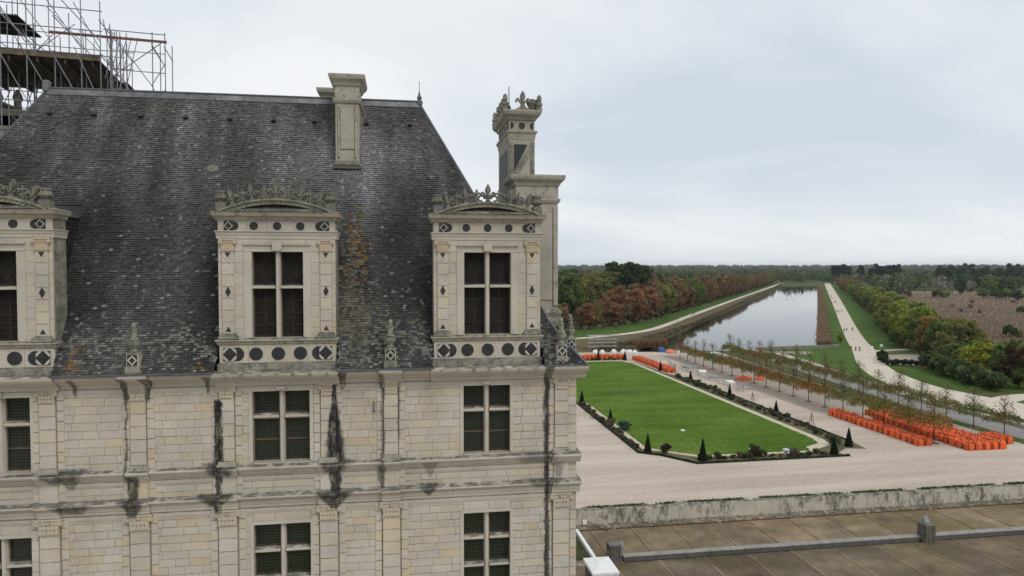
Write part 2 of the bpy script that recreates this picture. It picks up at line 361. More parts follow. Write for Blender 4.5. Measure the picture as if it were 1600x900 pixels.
# --- capitals
def capital(w, h, d, corinth=True):
    mb = MB(); mb.box(-w*.60, w*.60, -d*1.25, .02, h*.88, h); mb.box(-w*.52, w*.52, -d*1.1, .02, 0, h*.07)
    poly = [(-w*.45, h*.07), (w*.45, h*.07), (w*.46, h*.4), (w*.54, h*.88), (-w*.54, h*.88), (-w*.46, h*.4)]
    mb.prism(poly, -d, .02, 'y')
    for s in (-1, 1):
        cx, cz, r = s*w*.52, h*.72, h*.17
        for rr, dep in ((r, d*1.25), (r*.55, d*1.55)):
            mb.prism([(cx+rr*math.cos(t*math.pi/5), cz+rr*math.sin(t*math.pi/5)) for t in range(10)], -dep, 0, 'y')
    n = 5 if corinth else 7
    for i in range(n):
        x = (i-(n-1)/2)*w*.9/n
        if corinth:
            for zz, k in ((h*.08, 1.0), (h*.38, .8)):
                ww = w*.42/n; mb.prism([(x-ww, zz), (x+ww, zz), (x+ww*1.1, zz+h*.18), (x, zz+h*.30*k+.02), (x-ww*1.1, zz+h*.18)], -d*1.28-(.012 if i % 2 else 0), -d, 'y')
        else: mb.box(x-w*.03, x+w*.03, -d*1.12, -d, h*.1, h*.55)
    if corinth: mb.lathe([(.0, h*.66), (w*.1, h*.72), (w*.1, h*.85), (0, h*.92)], 0, -d*1.15, 6)
    else:
        for s in (-.5, 0, .5): mb.lathe([(0, h*.62), (h*.09, h*.68), (h*.09, h*.76), (0, h*.82)], s*w*.5, -d*1.1, 6)
    return mb
capU = capital(.46, .38, .10).mesh('capital', M['stone']); capL = capital(.60, .50, .12).mesh('capital', M['stone'])
for p in PIL:
    for (w_, zt, zb, cm, ch, basez) in ((.44, 20.98, 19.04, capU, .38, 18.88), (.54, 17.05, 13.4, capL, .5, None)):
        sh = MB(); z = zb; n = round((zt-zb)/.42)
        for i in range(n): sh.block(p-w_/2, p+w_/2, YF-.095, YF+.03, zb+i*(zt-zb)/n+.004, zb+(i+1)*(zt-zb)/n-.004, .01, stone_tint())
        P_ = sh.build('pilaster', M['stone'], CAST)
        c = link('capital', cm, None, (p, YF, zt), 0, None, (1.0, .94, .85)); c.parent = P_
        if basez:
            mb = MB().box(p-.30, p+.30, YF-.17, YF+.02, 18.86, 18.93).box(p-.27, p+.27, YF-.14, YF+.02, 18.93, 18.99).box(p-.25, p+.25, YF-.12, YF+.02, 18.99, 19.04)
            b_ = mb.build('pilaster_base', M['stone_mid']); b_.parent = P_
            mb = MB().block(p-.25, p+.25, YF-.10, YF+.02, 18.01, 18.56, .012, stone_tint()); b_ = mb.build('pedestal', M['stone']); b_.parent = P_
# raised strips framing the panels beside the pilasters
for k in range(len(PIL)-1):
    a, c = PIL[k]+.24, PIL[k+1]-.24
    for zt, zb, in ((21.36, 18.9), (17.55, 13.4), (18.56, 18.02)):
        off = .0 if zt > 20 or zt > 18 else .07
        for x0, x1 in ((a+off, a+.20+off), (c-.20-off, c-off)):
            mb = MB(); n = max(1, round((zt-zb)/.31))
            for i in range(n): mb.block(x0, x1, YF-.05, YF, zb+i*(zt-zb)/n+.004, zb+(i+1)*(zt-zb)/n-.004, .012, stone_tint())
            mb.build('panel_strip', M['stone'], CAST)
        if zt != 17.55:
            MB().prism([(YF, zt-.16), (YF-.03, zt-.16), (YF-.05, zt-.10), (YF-.062, zt-.02), (YF, zt-.02)], a+.20, c-.20, 'x').build('panel_moulding', M['stone'], CAST)
        else:
            MB().prism([(YF, zt-.18), (YF-.03, zt-.18), (YF-.055, zt-.10), (YF-.062, zt-.02), (YF, zt-.02)], a+.27, c-.27, 'x').build('panel_moulding', M['stone'], CAST)
# --- facade windows
def window(x0, x1, z0, z1, transoms, keystone):
    cx = (x0+x1)/2; mw = .085
    fr = MB()                                                   # splayed stone architrave
    t = .11
    for a, c in ((x0-t, x0), (x1, x1+t)): fr.box(a, c, YF-.045, YF+.02, z0, z1+t)
    fr.box(x0, x1, YF-.045, YF+.02, z1, z1+t)
    W = fr.build('window', M['stone'], CAST)
    b_ = MB().prism([(cx-mw, YF+.16), (cx-mw*.5, YF+.06), (cx+mw*.5, YF+.06), (cx+mw, YF+.16), (cx+mw, YF+.3), (cx-mw, YF+.3)], z0, z1, 'z').build('mullion', M['stone']); b_.parent = W
    for tz in transoms:
        for a, c in ((x0, cx-mw-.002), (cx+mw+.002, x1)):
            b_ = MB().prism([(YF+.05, tz-.03), (YF+.16, tz-.085), (YF+.3, tz-.085), (YF+.3, tz+.085), (YF+.16, tz+.085), (YF+.05, tz+.05)], a, c, 'x').build('transom', M['stone']); b_.parent = W
    zs = [z0]+sorted(transoms)+[z1]
    for i, (a, c) in enumerate(zip(zs, zs[1:])):
        lo2 = a+(.085 if i else 0.0); hi2 = c-(.085 if i < len(zs)-2 else 0)
        for u, v in ((x0, cx-mw), (cx+mw, x1)):
            mb = MB(); s = .045
            mb.box(u, u+s, YF+.24, YF+.30, lo2, hi2); mb.box(v-s, v, YF+.24, YF+.30, lo2, hi2)
            mb.box(u+s, v-s, YF+.24, YF+.30, lo2, lo2+s*1.6); mb.box(u+s, v-s, YF+.24, YF+.30, hi2-s, hi2)
            if hi2-lo2 > 1.0: mb.box(u+s, v-s, YF+.235, YF+.295, (lo2+hi2)/2-.025, (lo2+hi2)/2+.025, (2.2, 2.0, 1.8))
            c_ = mb.build('casement', M['frame']); c_.parent = W
            p = MB().add([(u, 0, lo2), (v, 0, lo2), (v, 0, hi2), (u, 0, hi2)], [(0, 1, 2, 3)]).build('pane', M['glass'], None, False, (0, YF+.275, 0)); p.parent = W
    if keystone:
        k = MB().prism([(cx-.13, z1+.05), (cx+.13, z1+.05), (cx+.15, z1+.17), (cx-.15, z1+.17)], YF-.12, YF-.046, 'y').build('keystone', M['stone']); k.parent = W
M['frame'] = simple('oak_frame', (0.045, 0.036, 0.028), 0.7, 0.3)
for i, (a, c) in enumerate(UW):
    window(a, c, *WZ, [20.36], True)
    window(a, c, *LZ, [16.13, 15.22], False)
# --- dormer prototype in local coordinates (origin at centre of front base)
def dia(cx, cz, hw, hh): return [(cx-hw, cz), (cx, cz-hh), (cx+hw, cz), (cx, cz+hh)]
def circ(cx, cz, r, n=20): return [(cx+r*math.cos(2*math.pi*i/n), cz+r*math.sin(2*math.pi*i/n)) for i in range(n)]
def half(cx, cz, r, s, n=10): return [(cx+s*r*math.sin(math.pi*i/n), cz-r*math.cos(math.pi*i/n)) for i in range(n+1)][::1 if s > 0 else -1]
FL = [(0, 1.0), (.07, .88), (.14, .74), (.15, .62), (.10, .48), (.07, .40), (.12, .40), (.17, .50), (.26, .58), (.36, .56), (.42, .46), (.39, .36), (.30, .34), (.32, .42), (.27, .46), (.22, .42), (.20, .34), (.13, .32), (.13, .26), (.09, .25), (.10, .12), (.22, 0)]
FL = FL + [(-x, z) for x, z in FL[::-1] if x > 0]
def fleur(mb, cx, y, z, h, ang=0.0, th=.10):
    ca, sa = math.cos(ang), math.sin(ang)
    mb.prism([(cx+(x*ca+zz*sa)*h, z+(-x*sa+zz*ca)*h) for x, zz in FL[::-1]], y-th/2, y+th/2, 'y')
    mb.prism([(cx+((x)*ca+zz*sa)*h, z+(-x*sa+zz*ca)*h) for x, zz in ((0, .97), (-.08, .66), (-.04, .3), (.04, .3), (.08, .66))], y-th/2-.05, y-th/2, 'y')
def scroll(mb, cx, y, cz, r, s, r0=.035):
    pts = []
    for i in range(13):
        t = i/12*math.pi*1.75; q = r*(1-.6*i/12); pts.append((cx+s*q*math.cos(t), y, cz+q*math.sin(t)))
    mb.path(pts, [r0*(1-.4*i/12) for i in range(13)], 5)
B0 = 21.82
def Z(z): return z-B0
def make_dormer(xc):
    hw = 1.74; th = .75
    body = MB()
    wall_front(body, -hw, hw, 0, Z(26.5), [(-.76, .76, Z(22.83), Z(25.48))], 0.0, .4)
    for s in (-1, 1):
        q = [(s*hw, 0, 0), (s*hw, th, 0), (s*hw, th, Z(26.5)), (s*hw, 0, Z(26.5))]; body.add(q if s > 0 else q[::-1], [(0, 1, 2, 3)])
    body.add([(-hw, th, 0), (-hw, th, Z(26.5)), (hw, th, Z(26.5)), (hw, th, 0)], [(0, 1, 2, 3)])
    D = body.build('dormer', M['mortar'], CAST, False, None); D.location = (xc, YF-.02, B0)
    def part(name, mb, mat, smooth=False): q = mb.build(name, mat, None, smooth); q.parent = D; return q
    # ashlar of the front
    bl = []
    def rr(x0, x1, z0, z1, h=.33, lo=.5, hi=1.0):
        n = max(1, round((z1-z0)/h)); hh = (z1-z0)/n
        for r in range(n):
            x = x0
            while x < x1-.01:
                wd = random.uniform(lo, hi)
                if x1-(x+wd) < .25: wd = x1-x
                bl.append((x+.004, x+wd-.004, z0+r*hh+.004, z0+(r+1)*hh-.004)); x += wd
    rr(-hw+.002, -.76, Z(22.8), Z(25.5)); rr(.76, hw-.002, Z(22.8), Z(25.5)); rr(-hw+.002, hw-.002, Z(25.5), Z(25.9), .4, .7, 1.1); rr(-hw+.002, hw-.002, Z(26.12), Z(26.46), .4, .6, .9); rr(-hw+.002, hw-.002, Z(22.06), Z(22.62), .6, .7, 1.1)
    for x0, x1, z0, z1 in bl:
        q = link('stone_block', unit, None, ((x0+x1)/2, -.022, (z0+z1)/2), 0, (x1-x0, .05, z1-z0), stone_tint()); q.parent = D
    for s in (-1, 1): part('side_face', MB().box(min(s*(hw-.01), s*(hw+.012)), max(s*(hw-.01), s*(hw+.012)), .03, th, .25, Z(26.45)), M['stone_old'])
    # plinth, sill, mouldings
    part('plinth', MB().block(-hw-.06, hw+.06, -.10, th+.02, 0, .235, .02), M['stone_old'])
    def run(name, prof, mat, x0, x1):
        mb = MB(); n = len(prof); vs_ = [v for d, z in prof for v in ((x0-d*.5, -d, z), (x1+d*.5, -d, z), (x1+d*.5, th+d*.3, z), (x0-d*.5, th+d*.3, z))]
        mb.add(vs_, [(k*4+i, k*4+(i+1) % 4, (k+1)*4+(i+1) % 4, (k+1)*4+i) for k in range(n-1) for i in range(4)]+[(3, 2, 1, 0), tuple((n-1)*4+i for i in range(4))])
        return part(name, mb, mat)
    run('sill', [(.04, Z(22.62)), (.07, Z(22.66)), (.08, Z(22.71)), (.15, Z(22.75)), (.15, Z(22.79)), (.03, Z(22.82))], M['stone_mid'], -hw-.02, hw+.02)
    run('architrave', [(.04, Z(25.88)), (.05, Z(25.98)), (.07, Z(26.0)), (.08, Z(26.07)), (.12, Z(26.10)), (.12, Z(26.125))], M['stone'], -hw-.02, hw+.02)
    run('cornice', [(.05, Z(26.44)), (.09, Z(26.48)), (.10, Z(26.53)), (.22, Z(26.57)), (.26, Z(26.66)), (.29, Z(26.69)), (.05, Z(26.74))], M['stone_mid'], -hw-.02, hw+.02)
    # inlaid slate squares, lozenges and discs
    for cz, r, off, sq, shh in ((Z(26.275), .128, .69, 1.42, .135), (Z(22.335), .205, .66, 1.425, .19)):
        for dxx in (-off, 0, off):
            part('stone_ring', MB().prism(circ(dxx, cz, r+.028), -.030, -.0, 'y'), M['stone'])
            part('slate_disc', MB().prism(circ(dxx, cz, r), -.036, -.0, 'y'), M['slate_inlay'])
        for s in (-1, 1):
            ex = s*(sq-shh-.012)
            part('slate_half_disc', MB().prism(half(ex, cz, r*1.05, -s), -.034, 0, 'y'), M['slate_inlay'])
            small = cz > 3
            part('slate_square', MB().prism([(s*sq-shh, cz-shh*1.05), (s*sq+shh, cz-shh*1.05), (s*sq+shh, cz+shh*1.05), (s*sq-shh, cz+shh*1.05)], -.050, 0, 'y'), M['slate_inlay'])
            if small:
                part('stone_lozenge', MB().prism(dia(s*sq, cz, shh*.98, shh*1.03), -.058, -.04, 'y'), M['stone'])
                part('slate_lozenge', MB().prism(dia(s*sq, cz, shh*.74, shh*.78), -.064, -.04, 'y'), M['slate_inlay'])
            else:
                mb = MB()
                for ax in (-1, 1):
                    for az in (-1, 1):
                        e1 = shh; p = [(s*sq+ax*e1, cz+az*.02), (s*sq+ax*.02, cz+az*e1*1.05), (s*sq+ax*.62*e1, cz+az*e1*1.05), (s*sq+ax*e1, cz+az*.64*e1)]
                        mb.prism(p if ax*az < 0 else p[::-1], -.060, -.04, 'y')
                part('stone_lattice', mb, M['stone'])
                part('slate_lozenge', MB().prism(dia(s*sq, cz, shh*.72, shh*.9), -.068, -.04, 'y'), M['slate_inlay'])
    # pilasters
    for s in (-1, 1):
        x = s*1.45; mb = MB()
        for i in range(7): mb.block(x-.17, x+.17, -.075, 0, Z(22.98)+i*.36, Z(22.98)+(i+1)*.36-.006, .008, stone_tint())
        part('pilaster', mb, M['stone'])
        q = link('capital', capD, None, (x, 0, Z(25.5)), 0, None, (1.05, .93, .80)); q.parent = D
        part('pilaster_base', MB().box(x-.29, x+.29, -.16, .01, Z(22.815), Z(22.90)).box(x-.25, x+.25, -.13, .01, Z(22.90), Z(22.95)).box(x-.21, x+.21, -.1, .01, Z(22.95), Z(22.985)), M['stone_old'])
        for poly in ([(x-.085, Z(25.46)), (x, Z(25.30)), (x+.085, Z(25.46))], dia(x, Z(24.26), .085, .165), [(x-.085, Z(23.04)), (x+.085, Z(23.04)), (x, Z(23.19))]):
            part('slate_lozenge', MB().prism(poly, -.082, -.03, 'y'), M['slate_inlay'])
        for cz_ in (Z(25.22), Z(24.08)):
            part('lozenge_border', MB().path([(x-.09, -.078, cz_+.12), (x, -.078, cz_-.05), (x+.09, -.078, cz_+.12)], .012, 4), M['stone'])
    # window surround, mullion, transom and boarded leaves
    fr = MB()
    for s in (-1, 1):
        x0, x1 = sorted((s*.76, s*1.0)); fr.block(x0, x1, -.05, .0, Z(22.83), Z(25.48), .01)
        fr.prism([(s*.80, 0), (s*.84, -.075), (s*.96, -.075), (s*1.0, 0)][::s], Z(22.83), Z(22.98), 'z')
    fr.block(-1.0, 1.0, -.05, 0, Z(25.482), Z(25.58), .01)
    part('window_frame', fr, M['stone'])
    part('hood_mould', MB().prism([(-.03, Z(25.66)), (-.09, Z(25.70)), (-.09, Z(25.74)), (0, Z(25.76)), (0, Z(25.64))], -1.0, 1.0, 'x'), M['stone'])
    part('keystone', MB().prism([(-.13, Z(25.52)), (.13, Z(25.52)), (.14, Z(25.76)), (-.14, Z(25.76))], -.14, 0, 'y'), M['stone'])
    mw = .075
    part('mullion', MB().prism([(-mw, .10), (-mw*.6, .0), (mw*.6, .0), (mw, .10), (mw, .25), (-mw, .25)], Z(22.83), Z(25.48), 'z'), M['stone'])
    for a, c in ((-.80, -mw-.002), (mw+.002, .80)):
        part('transom', MB().prism([(-.03, Z(24.36)), (.10, Z(24.345)), (.25, Z(24.345)), (.25, Z(24.455)), (.10, Z(24.455)), (-.03, Z(24.43))], a, c, 'x'), M['stone'])
    for u, v in ((-.76, -mw), (mw, .76)):
        for z0, z1, up_ in ((Z(22.83), Z(24.345), 0), (Z(24.455), Z(25.48), 1)):
            mb = MB(); mb.box(u, v, .30, .36, z0, z1, (.55, .55, .6)); s = .05
            mb.box(u, u+s, .26, .30, z0, z1); mb.box(v-s, v, .26, .30, z0, z1); mb.box(u+s, v-s, .26, .30, z0, z0+s*1.5); mb.box(u+s, v-s, .26, .30, z1-s, z1)
            cx, cz = (u+v)/2, (z0+z1)/2; hw_, hh_ = (v-u)/2-s, (z1-z0)/2-s
            if up_:
                for k in (1.0, .55): mb.path([(cx-hw_*k, .29, cz), (cx, .29, cz+hh_*k), (cx+hw_*k, .29, cz), (cx, .29, cz-hh_*k), (cx-hw_*k, .29, cz)], .014, 4, (1.6, 1.5, 1.4))
            else:
                for k in range(1, 4): mb.box(u+s, v-s, .275, .30, z0+(z1-z0)*k/4-.02, z0+(z1-z0)*k/4+.02, (1.4, 1.3, 1.2))
                mb.box(cx-.02, cx+.02, .275, .30, z0+s, z1-s, (1.4, 1.3, 1.2))
            part('shutter', mb, M['wood_dark'])
    # segmental pediment
    zs, rise, hc = Z(26.72), .385, 1.70; Rr = (hc*hc+rise*rise)/(2*rise); cz = zs+rise-Rr
    def arc(r, n=24, h=None):
        a = math.asin(min(1, (h or hc)/Rr)); return [(r*math.sin(-a+2*a*i/n), cz+r*math.cos(-a+2*a*i/n)) for i in range(n+1)]
    outer, inn = arc(Rr), arc(Rr-.17)
    def band(name, o_, i_, y0, y1, mat):
        mb = MB(); n = len(o_)
        for k in range(n-1):
            mb.prism([i_[k], i_[k+1], o_[k+1], o_[k]], y0, y1, 'y', stone_tint())
        return part(name, mb, mat)
    band('pediment_arch', arc(Rr-.06), inn, -.20, th, M['stone_mid'])
    band('arch_moulding', outer, arc(Rr-.06), -.27, th, M['stone_old'])
    mb = MB()
    a = math.asin(hc/Rr)
    for k in range(1, 24):
        t = -a+2*a*k/24; r = Rr-.10; x, z = r*math.sin(t), cz+r*math.cos(t)
        if z > zs+.06: mb.box(x-.035, x+.035, -.235, -.2, z-.03, z+.03)
    part('dentils', mb, M['stone_old'])['kind'] = 'stuff'
    tym = [p for p in arc(Rr-.17) if p[1] > zs+.07]; part('tympanum', MB().prism([(tym[0][0], zs+.02)]+tym+[(tym[-1][0], zs+.02)], -.03, th-.05, 'y'), M['slate_inlay'])
    part('pediment_ledge', MB().prism([(-.27, zs-.005), (-.27, zs+.02), (-.03, zs+.13), (.1, zs+.13), (.1, zs-.005)], -hc+.32, hc-.32, 'x'), M['stone_old'])
    # crest: fleurs-de-lis, scrolls and corner acroteria
    rnd = random.Random(int(xc*10)+99)
    for t, h in ((0, .60), (-.70, .55), (.70, .55), (-1.26, .54), (1.26, .54)):
        ang = t/Rr; z = cz+(Rr-.02)*math.cos(ang); part('fleur_de_lis', (lambda m_: (fleur(m_, t, -.10, z, h, ang*.8, .13), m_)[1])(MB()), M['crest'])
    for t in (-1.0, -.36, .36, 1.0):
        ang = t/Rr; z = cz+Rr*math.cos(ang); mb = MB()
        for s in (-1, 1): scroll(mb, t+s*.14, -.1, z+.11, .13, s, .045); scroll(mb, t+s*.08, -.1, z+.23, .075, -s, .04)
        mb.lathe([(.05, z), (.035, z+.2), (.06, z+.27), (.03, z+.33), (.045, z+.38), (.0, z+.43)], t, -.1, 6); part('crest_scroll', mb, M['crest'])
    for s in (-1, 1):
        x = s*1.60; mb = MB(); mb.block(x-.15, x+.15, -.24, .08, zs-.01, zs+.24, .02)
        mb.lathe([(.13, zs+.24), (.10, zs+.28), (.20, zs+.38), (.19, zs+.45), (.13, zs+.50), (.16, zs+.56), (.15, zs+.60)], x, -.09, 9)
        for k in range(6):
            t = k*math.pi/3; mb.tube((x+.17*math.cos(t), -.09+.17*math.sin(t), zs+.36), (x+.10*math.cos(t), -.09+.10*math.sin(t), zs+.56), .05, .03, 5)
        part('acroterion', mb, M['crest'])
    # slate cheeks and little roof running back into the slope
    dep = 3.4; poly = [(th, 0.2), (th, Z(26.6)), (dep, Z(26.6))]
    for s in (-1, 1):
        ck = MB(); ck.prism(poly, min(s*(hw-.40), s*(hw-.30)), max(s*(hw-.40), s*(hw-.30)), 'x', (.02, .021, .023)); C_ = part('cheek', ck, M['slate'])
        ck = MB(); z = .6
        while z < Z(26.5):
            y1 = th+(dep-th)*(z/Z(26.6)); y = th
            while y < max(y1, th+.05): ck.box(min(s*(hw-.305), s*(hw-.28)), max(s*(hw-.305), s*(hw-.28)), y, y+.13, z, z+.085, tuple(rnd.uniform(.014, .04)*q for q in (1, 1.02, 1.05))); y += .135
            z += .1
        q_ = part('cheek_slates', ck, M['slate']); q_['kind'] = 'stuff'
    part('dormer_roof', MB().prism([(-hw+.25, Z(26.6)), (hw-.25, Z(26.6)), (1.0, zs+.26), (0, zs+.37), (-1.0, zs+.26)], th-.02, dep+.4, 'y', (.05, .052, .056)), M['slate'])
    return D
capD = capital(.40, .37, .09, False).mesh('capital', M['stone'])
for xc in DORM: make_dormer(xc)
# --- roof
XE, YE, ZE, RUN, ZRG = XR+.27, YF-.52, 21.82, 5.3, 31.32
YR = YE+RUN; XLE = -12.52-RUN
def rz(u):                      # bell-cast profile: height above the eave at plan distance u
    if u < 1.0: return ZE+1.05*u+.18*u*u
    return ZE+1.23+(ZRG-ZE-1.23)*(u-1.0)/(RUN-1.0)
us = [0]; L = 0; U_ = [0.0]
q = np.linspace(0, RUN, 800); zq = np.array([rz(t) for t in q]); Lq = np.concatenate([[0], np.cumsum(np.hypot(np.diff(q), np.diff(zq)))])
LT = Lq[-1]
def uat(l): return float(np.interp(l, Lq, q))
DT = 27.0
def blocked(x, u):
    for dc in DORM:
        if abs(x-dc) < 1.80 and u < .62: return True
        if abs(x-dc) < 1.45 and rz(u) < DT: return True
    return False
roof = MB(); NU = 24
for k in range(NU):
    u0, u1 = RUN*k/NU, RUN*(k+1)/NU; z0, z1 = rz(u0)-.03, rz(u1)-.03
    xs = [XLE+u0]+[s for dc in DORM for s in (dc-1.80, dc+1.80)]+[XE-u0]
    if u0 < .60:
        segs = [(xs[i], xs[i+1]) for i in range(0, len(xs), 2)]
        for a, c in segs: roof.add([(a, YE+u0, z0), (c, YE+u0, z0), (c-(u1-u0 if c > 5.4 else 0), YE+u1, z1), (a+(u1-u0 if a < -17 else 0), YE+u1, z1)], [(0, 1, 2, 3)])
    else: roof.add([(XLE+u0, YE+u0, z0), (XE-u0, YE+u0, z0), (XE-u1, YE+u1, z1), (XLE+u1, YE+u1, z1)], [(0, 1, 2, 3)])
    YBE = YE+2*RUN
    roof.add([(XE-u0, YE+u0, z0), (XE-u0, YBE-u0, z0), (XE-u1, YBE-u1, z1), (XE-u1, YE+u1, z1)], [(0, 1, 2, 3)])
    roof.add([(XLE+u0, YBE-u0, z0), (XLE+u0, YE+u0, z0), (XLE+u1, YE+u1, z1), (XLE+u1, YBE-u1, z1)], [(0, 1, 2, 3)])
    roof.add([(XE-u0, YBE-u0, z0), (XLE+u0, YBE-u0, z0), (XLE+u1, YBE-u1, z1), (XE-u1, YBE-u1, z1)], [(0, 1, 2, 3)])
roof.c = [(.03, .031, .034)]*len(roof.f)
ROOF = roof.build('roof', M['slate'], CAST)
# value noise for slate tints
_ng = np.random.RandomState(3).rand(64, 64)
def vn(x, y):
    xi, yi = math.floor(x), math.floor(y); fx, fy = x-xi, y-yi; fx = fx*fx*(3-2*fx); fy = fy*fy*(3-2*fy)
    g = lambda a, b_: _ng[a % 64, b_ % 64]
    return (g(xi, yi)*(1-fx)+g(xi+1, yi)*fx)*(1-fy)+(g(xi, yi+1)*(1-fx)+g(xi+1, yi+1)*fx)*fy
def fbm(x, y): return .5*vn(x, y)+.3*vn(x*2.1+7, y*2.1+3)+.2*vn(x*4.3+1, y*4.3+9)
def blob(x, z, cx, cz, rx, rz_): return math.exp(-(((x-cx)/rx)**2+((z-cz)/rz_)**2))
def slate_col(x, z):
    n = fbm(x*.55+20, z*.35+5); k = .026+.040*max(0, n-.25)/.5*1.2
    k *= random.uniform(.74, 1.27)*(1.6 if random.random() < .05 else 1)*(.5+1.0*fbm(x*1.7+40, z*.13+9))
    col = [k*1.04, k*1.0, k*.96]
    up_ = max(0, min(1, (z-26.5)/4.5)); col = [c*(1+.75*up_) for c in col]       # paler where the newer upper courses are
    bl = blob(x, z, -1.3, 27.6, .7, 1.5)+.6*blob(x, z, -1.5, 29.2, 1.6, .8)      # washed pale slates below the chimney
    col = [c*(1+1.0*bl)+.03*bl*w_ for c, w_ in zip(col, (.8, .95, 1.15))]
    g = blob(x, z, -1.75, 24.2, .45, 1.9)+.7*blob(x, z, -.9, 23.0, 1.1, .6)      # pale brown crust below
    if random.random() < g*.9: t = random.uniform(.5, 1.1); col = [.13*t, .118*t, .088*t]
    g2 = .95*math.exp(-((z-22.35)/.55)**2)*max(0, fbm(x*.9+3, z)*2.2-.55)
    if random.random() < g2: t = random.uniform(.4, 1.1); col = [.16*t, .155*t, .135*t]
    orr = (blob(x, z, -1.72, 25.9, .22, .9)+.8*blob(x, z, -1.38, 25.6, .13, .75)+blob(x, z, -9.68, 22.15, .17, .32)+.8*blob(x, z, -9.65, 22.6, .14, .14)+.6*blob(x, z, -6.15, 21.98, .18, .1)+.4*blob(x, z, -2.0, 29.6, .18, .7)+.35*blob(x, z, -1.45, 24.7, .15, .5))
    if random.random() < orr*.6: t = random.uniform(.4, 1.1); col = [.20*t, .112*t, .036*t]
    lich = .006+.03*max(0, fbm(x*.4, z*.5+30)-.35)+.035*max(0, 26.5-z)/4
    if random.random() < lich: t = random.uniform(.6, 1.3); col = [.15*t, .15*t, .14*t]
    return tuple(col)
sl = MB(); l = 0.0; row = 0; EXP = .086
while l < LT-.1:
    u0, u1 = uat(l-.004 if l > .01 else 0), uat(min(LT, l+EXP+.012)); za_, zb_ = rz(u0), rz(u1)
    nrm = Vector((0, -(zb_-za_), u1-u0)).normalized()
    x = XLE+u0+(.0 if row % 2 else .085)
    while x < XE-u0:
        wd = random.uniform(.095, .135); x1 = min(x+wd, XE-u0)
        if x > -13.6-.2*0 and x1-x > .03 and not blocked((x+x1)/2, u0):
            lf = random.uniform(.014, .040); tl = random.uniform(-.004, .004)
            p = [Vector((x+.004, YE+u0, za_))+nrm*(lf+tl), Vector((x1-.004, YE+u0, za_))+nrm*(lf-tl), Vector((x1-.004, YE+u1, zb_))+nrm*.002, Vector((x+.004, YE+u1, zb_))+nrm*.002]
            c = slate_col((x+x1)/2, za_)
            b0 = p[0]-nrm*(lf+.01); b1 = p[1]-nrm*(lf+.01)
            sl.add([tuple(v) for v in p]+[tuple(b0), tuple(b1)], [(0, 1, 2, 3), (4, 5, 1, 0)], c)
        x = x1 if wd > .01 else x+.1
        if x1 >= XE-u0: break
    y = YE+u0; row_n = Vector(((zb_-za_), 0, u1-u0)).normalized()
    while y < YE+2*RUN-u0:
        y1 = min(y+.2, YE+2*RUN-u0); lf = random.uniform(.012, .024)
        p = [Vector((XE-u0, y+.004, za_))+row_n*lf, Vector((XE-u0, y1-.004, za_))+row_n*lf, Vector((XE-u1, y1-.004, zb_)), Vector((XE-u1, y+.004, zb_))]
        sl.add([tuple(v) for v in p]+[tuple(p[0]-row_n*(lf+.01)), tuple(p[1]-row_n*(lf+.01))], [(0, 1, 2, 3), (4, 5, 1, 0)], slate_col(3+y*.3, za_)); y = y1+.0001
        if y1 >= YE+2*RUN-u0: break
    l += EXP; row += 1
o = sl.build('slates', M['slate']); o.parent = ROOF; o['kind'] = 'stuff'; o['label'] = 'small overlapping dark slates with lichen'
# hips, ridge, finials, hooks
hp = MB()
for k in range(40):
    u0, u1 = RUN*k/40, RUN*(k+1)/40
    hp.tube((XE-u0, YE+u0, rz(u0)+.01), (XE-u1, YE+u1, rz(u1)+.01), .05, .05, 5, (.75, .8, .9))
o = hp.build('hip_flashing', M['lead']); o.parent = ROOF
hp = MB()
for k in range(40):
    u0, u1 = RUN*k/40, RUN*(k+1)/40; hp.tube((XLE+u0, YE+u0, rz(u0)+.01), (XLE+u1, YE+u1, rz(u1)+.01), .05, .05, 5, (.5, .5, .5))
o = hp.build('hip_flashing', M['lead']); o.parent = ROOF
x = -12.52; i = 0
sl_ = (ZRG-ZE-1.23)/(RUN-1.0)
while x < .55:
    x1 = min(x+.95, .60); mb = MB(); d = .10
    mb.add([(x+.006, YR-d-.03, ZRG-d*sl_+.02), (x1-.006, YR-d-.03, ZRG-d*sl_+.02), (x1-.006, YR-.03, ZRG+.05), (x+.006, YR-.03, ZRG+.05), (x+.006, YR+.03, ZRG+.05), (x1-.006, YR+.03, ZRG+.05), (x1-.006, YR+d+.03, ZRG-d*sl_), (x+.006, YR+d+.03, ZRG-d*sl_)],
           [(0, 1, 2, 3), (3, 2, 5, 4), (4, 5, 6, 7), (0, 3, 4, 7), (1, 6, 5, 2)], tuple(random.uniform(.8, 1.25) for _ in range(1))*3)
    mb.tube((x, YR, ZRG+.06), (x1, YR, ZRG+.06), .055, .055, 6, (.55, .5, .42))
    o = mb.build('ridge_sheet', M['lead']); o.parent = ROOF; x = x1
mb = MB().lathe([(.12, ZRG-.05), (.13, ZRG+.08), (.07, ZRG+.14), (.10, ZRG+.22), (.05, ZRG+.32), (.012, ZRG+.5), (.012, ZRG+.85)], .60, YR, 8); o = mb.build('roof_finial', M['lead']); o.parent = ROOF
mb = MB().lathe([(.14, ZRG-.05), (.14, ZRG+.30), (.06, ZRG+.34)], -12.55, YR, 8); o = mb.build('roof_finial', M['lead']); o.parent = ROOF
for px_ in (87, 156, 228, 297, 365, 432, 495, 575, 642):
    d = _F+_R*((px_-800)/_f); t = (YR-.35)/d.y; x = d.x*t; u = RUN-.52; z = rz(u)
    o = MB().prism([(YE+u, z+.02), (YE+u-.10, z+.03), (YE+u-.13, z+.06), (YE+u-.05, z+.17), (YE+u+.02, z+.12)], x-.07, x+.07, 'x').build('roof_hook', M['iron']); o.parent = ROOF
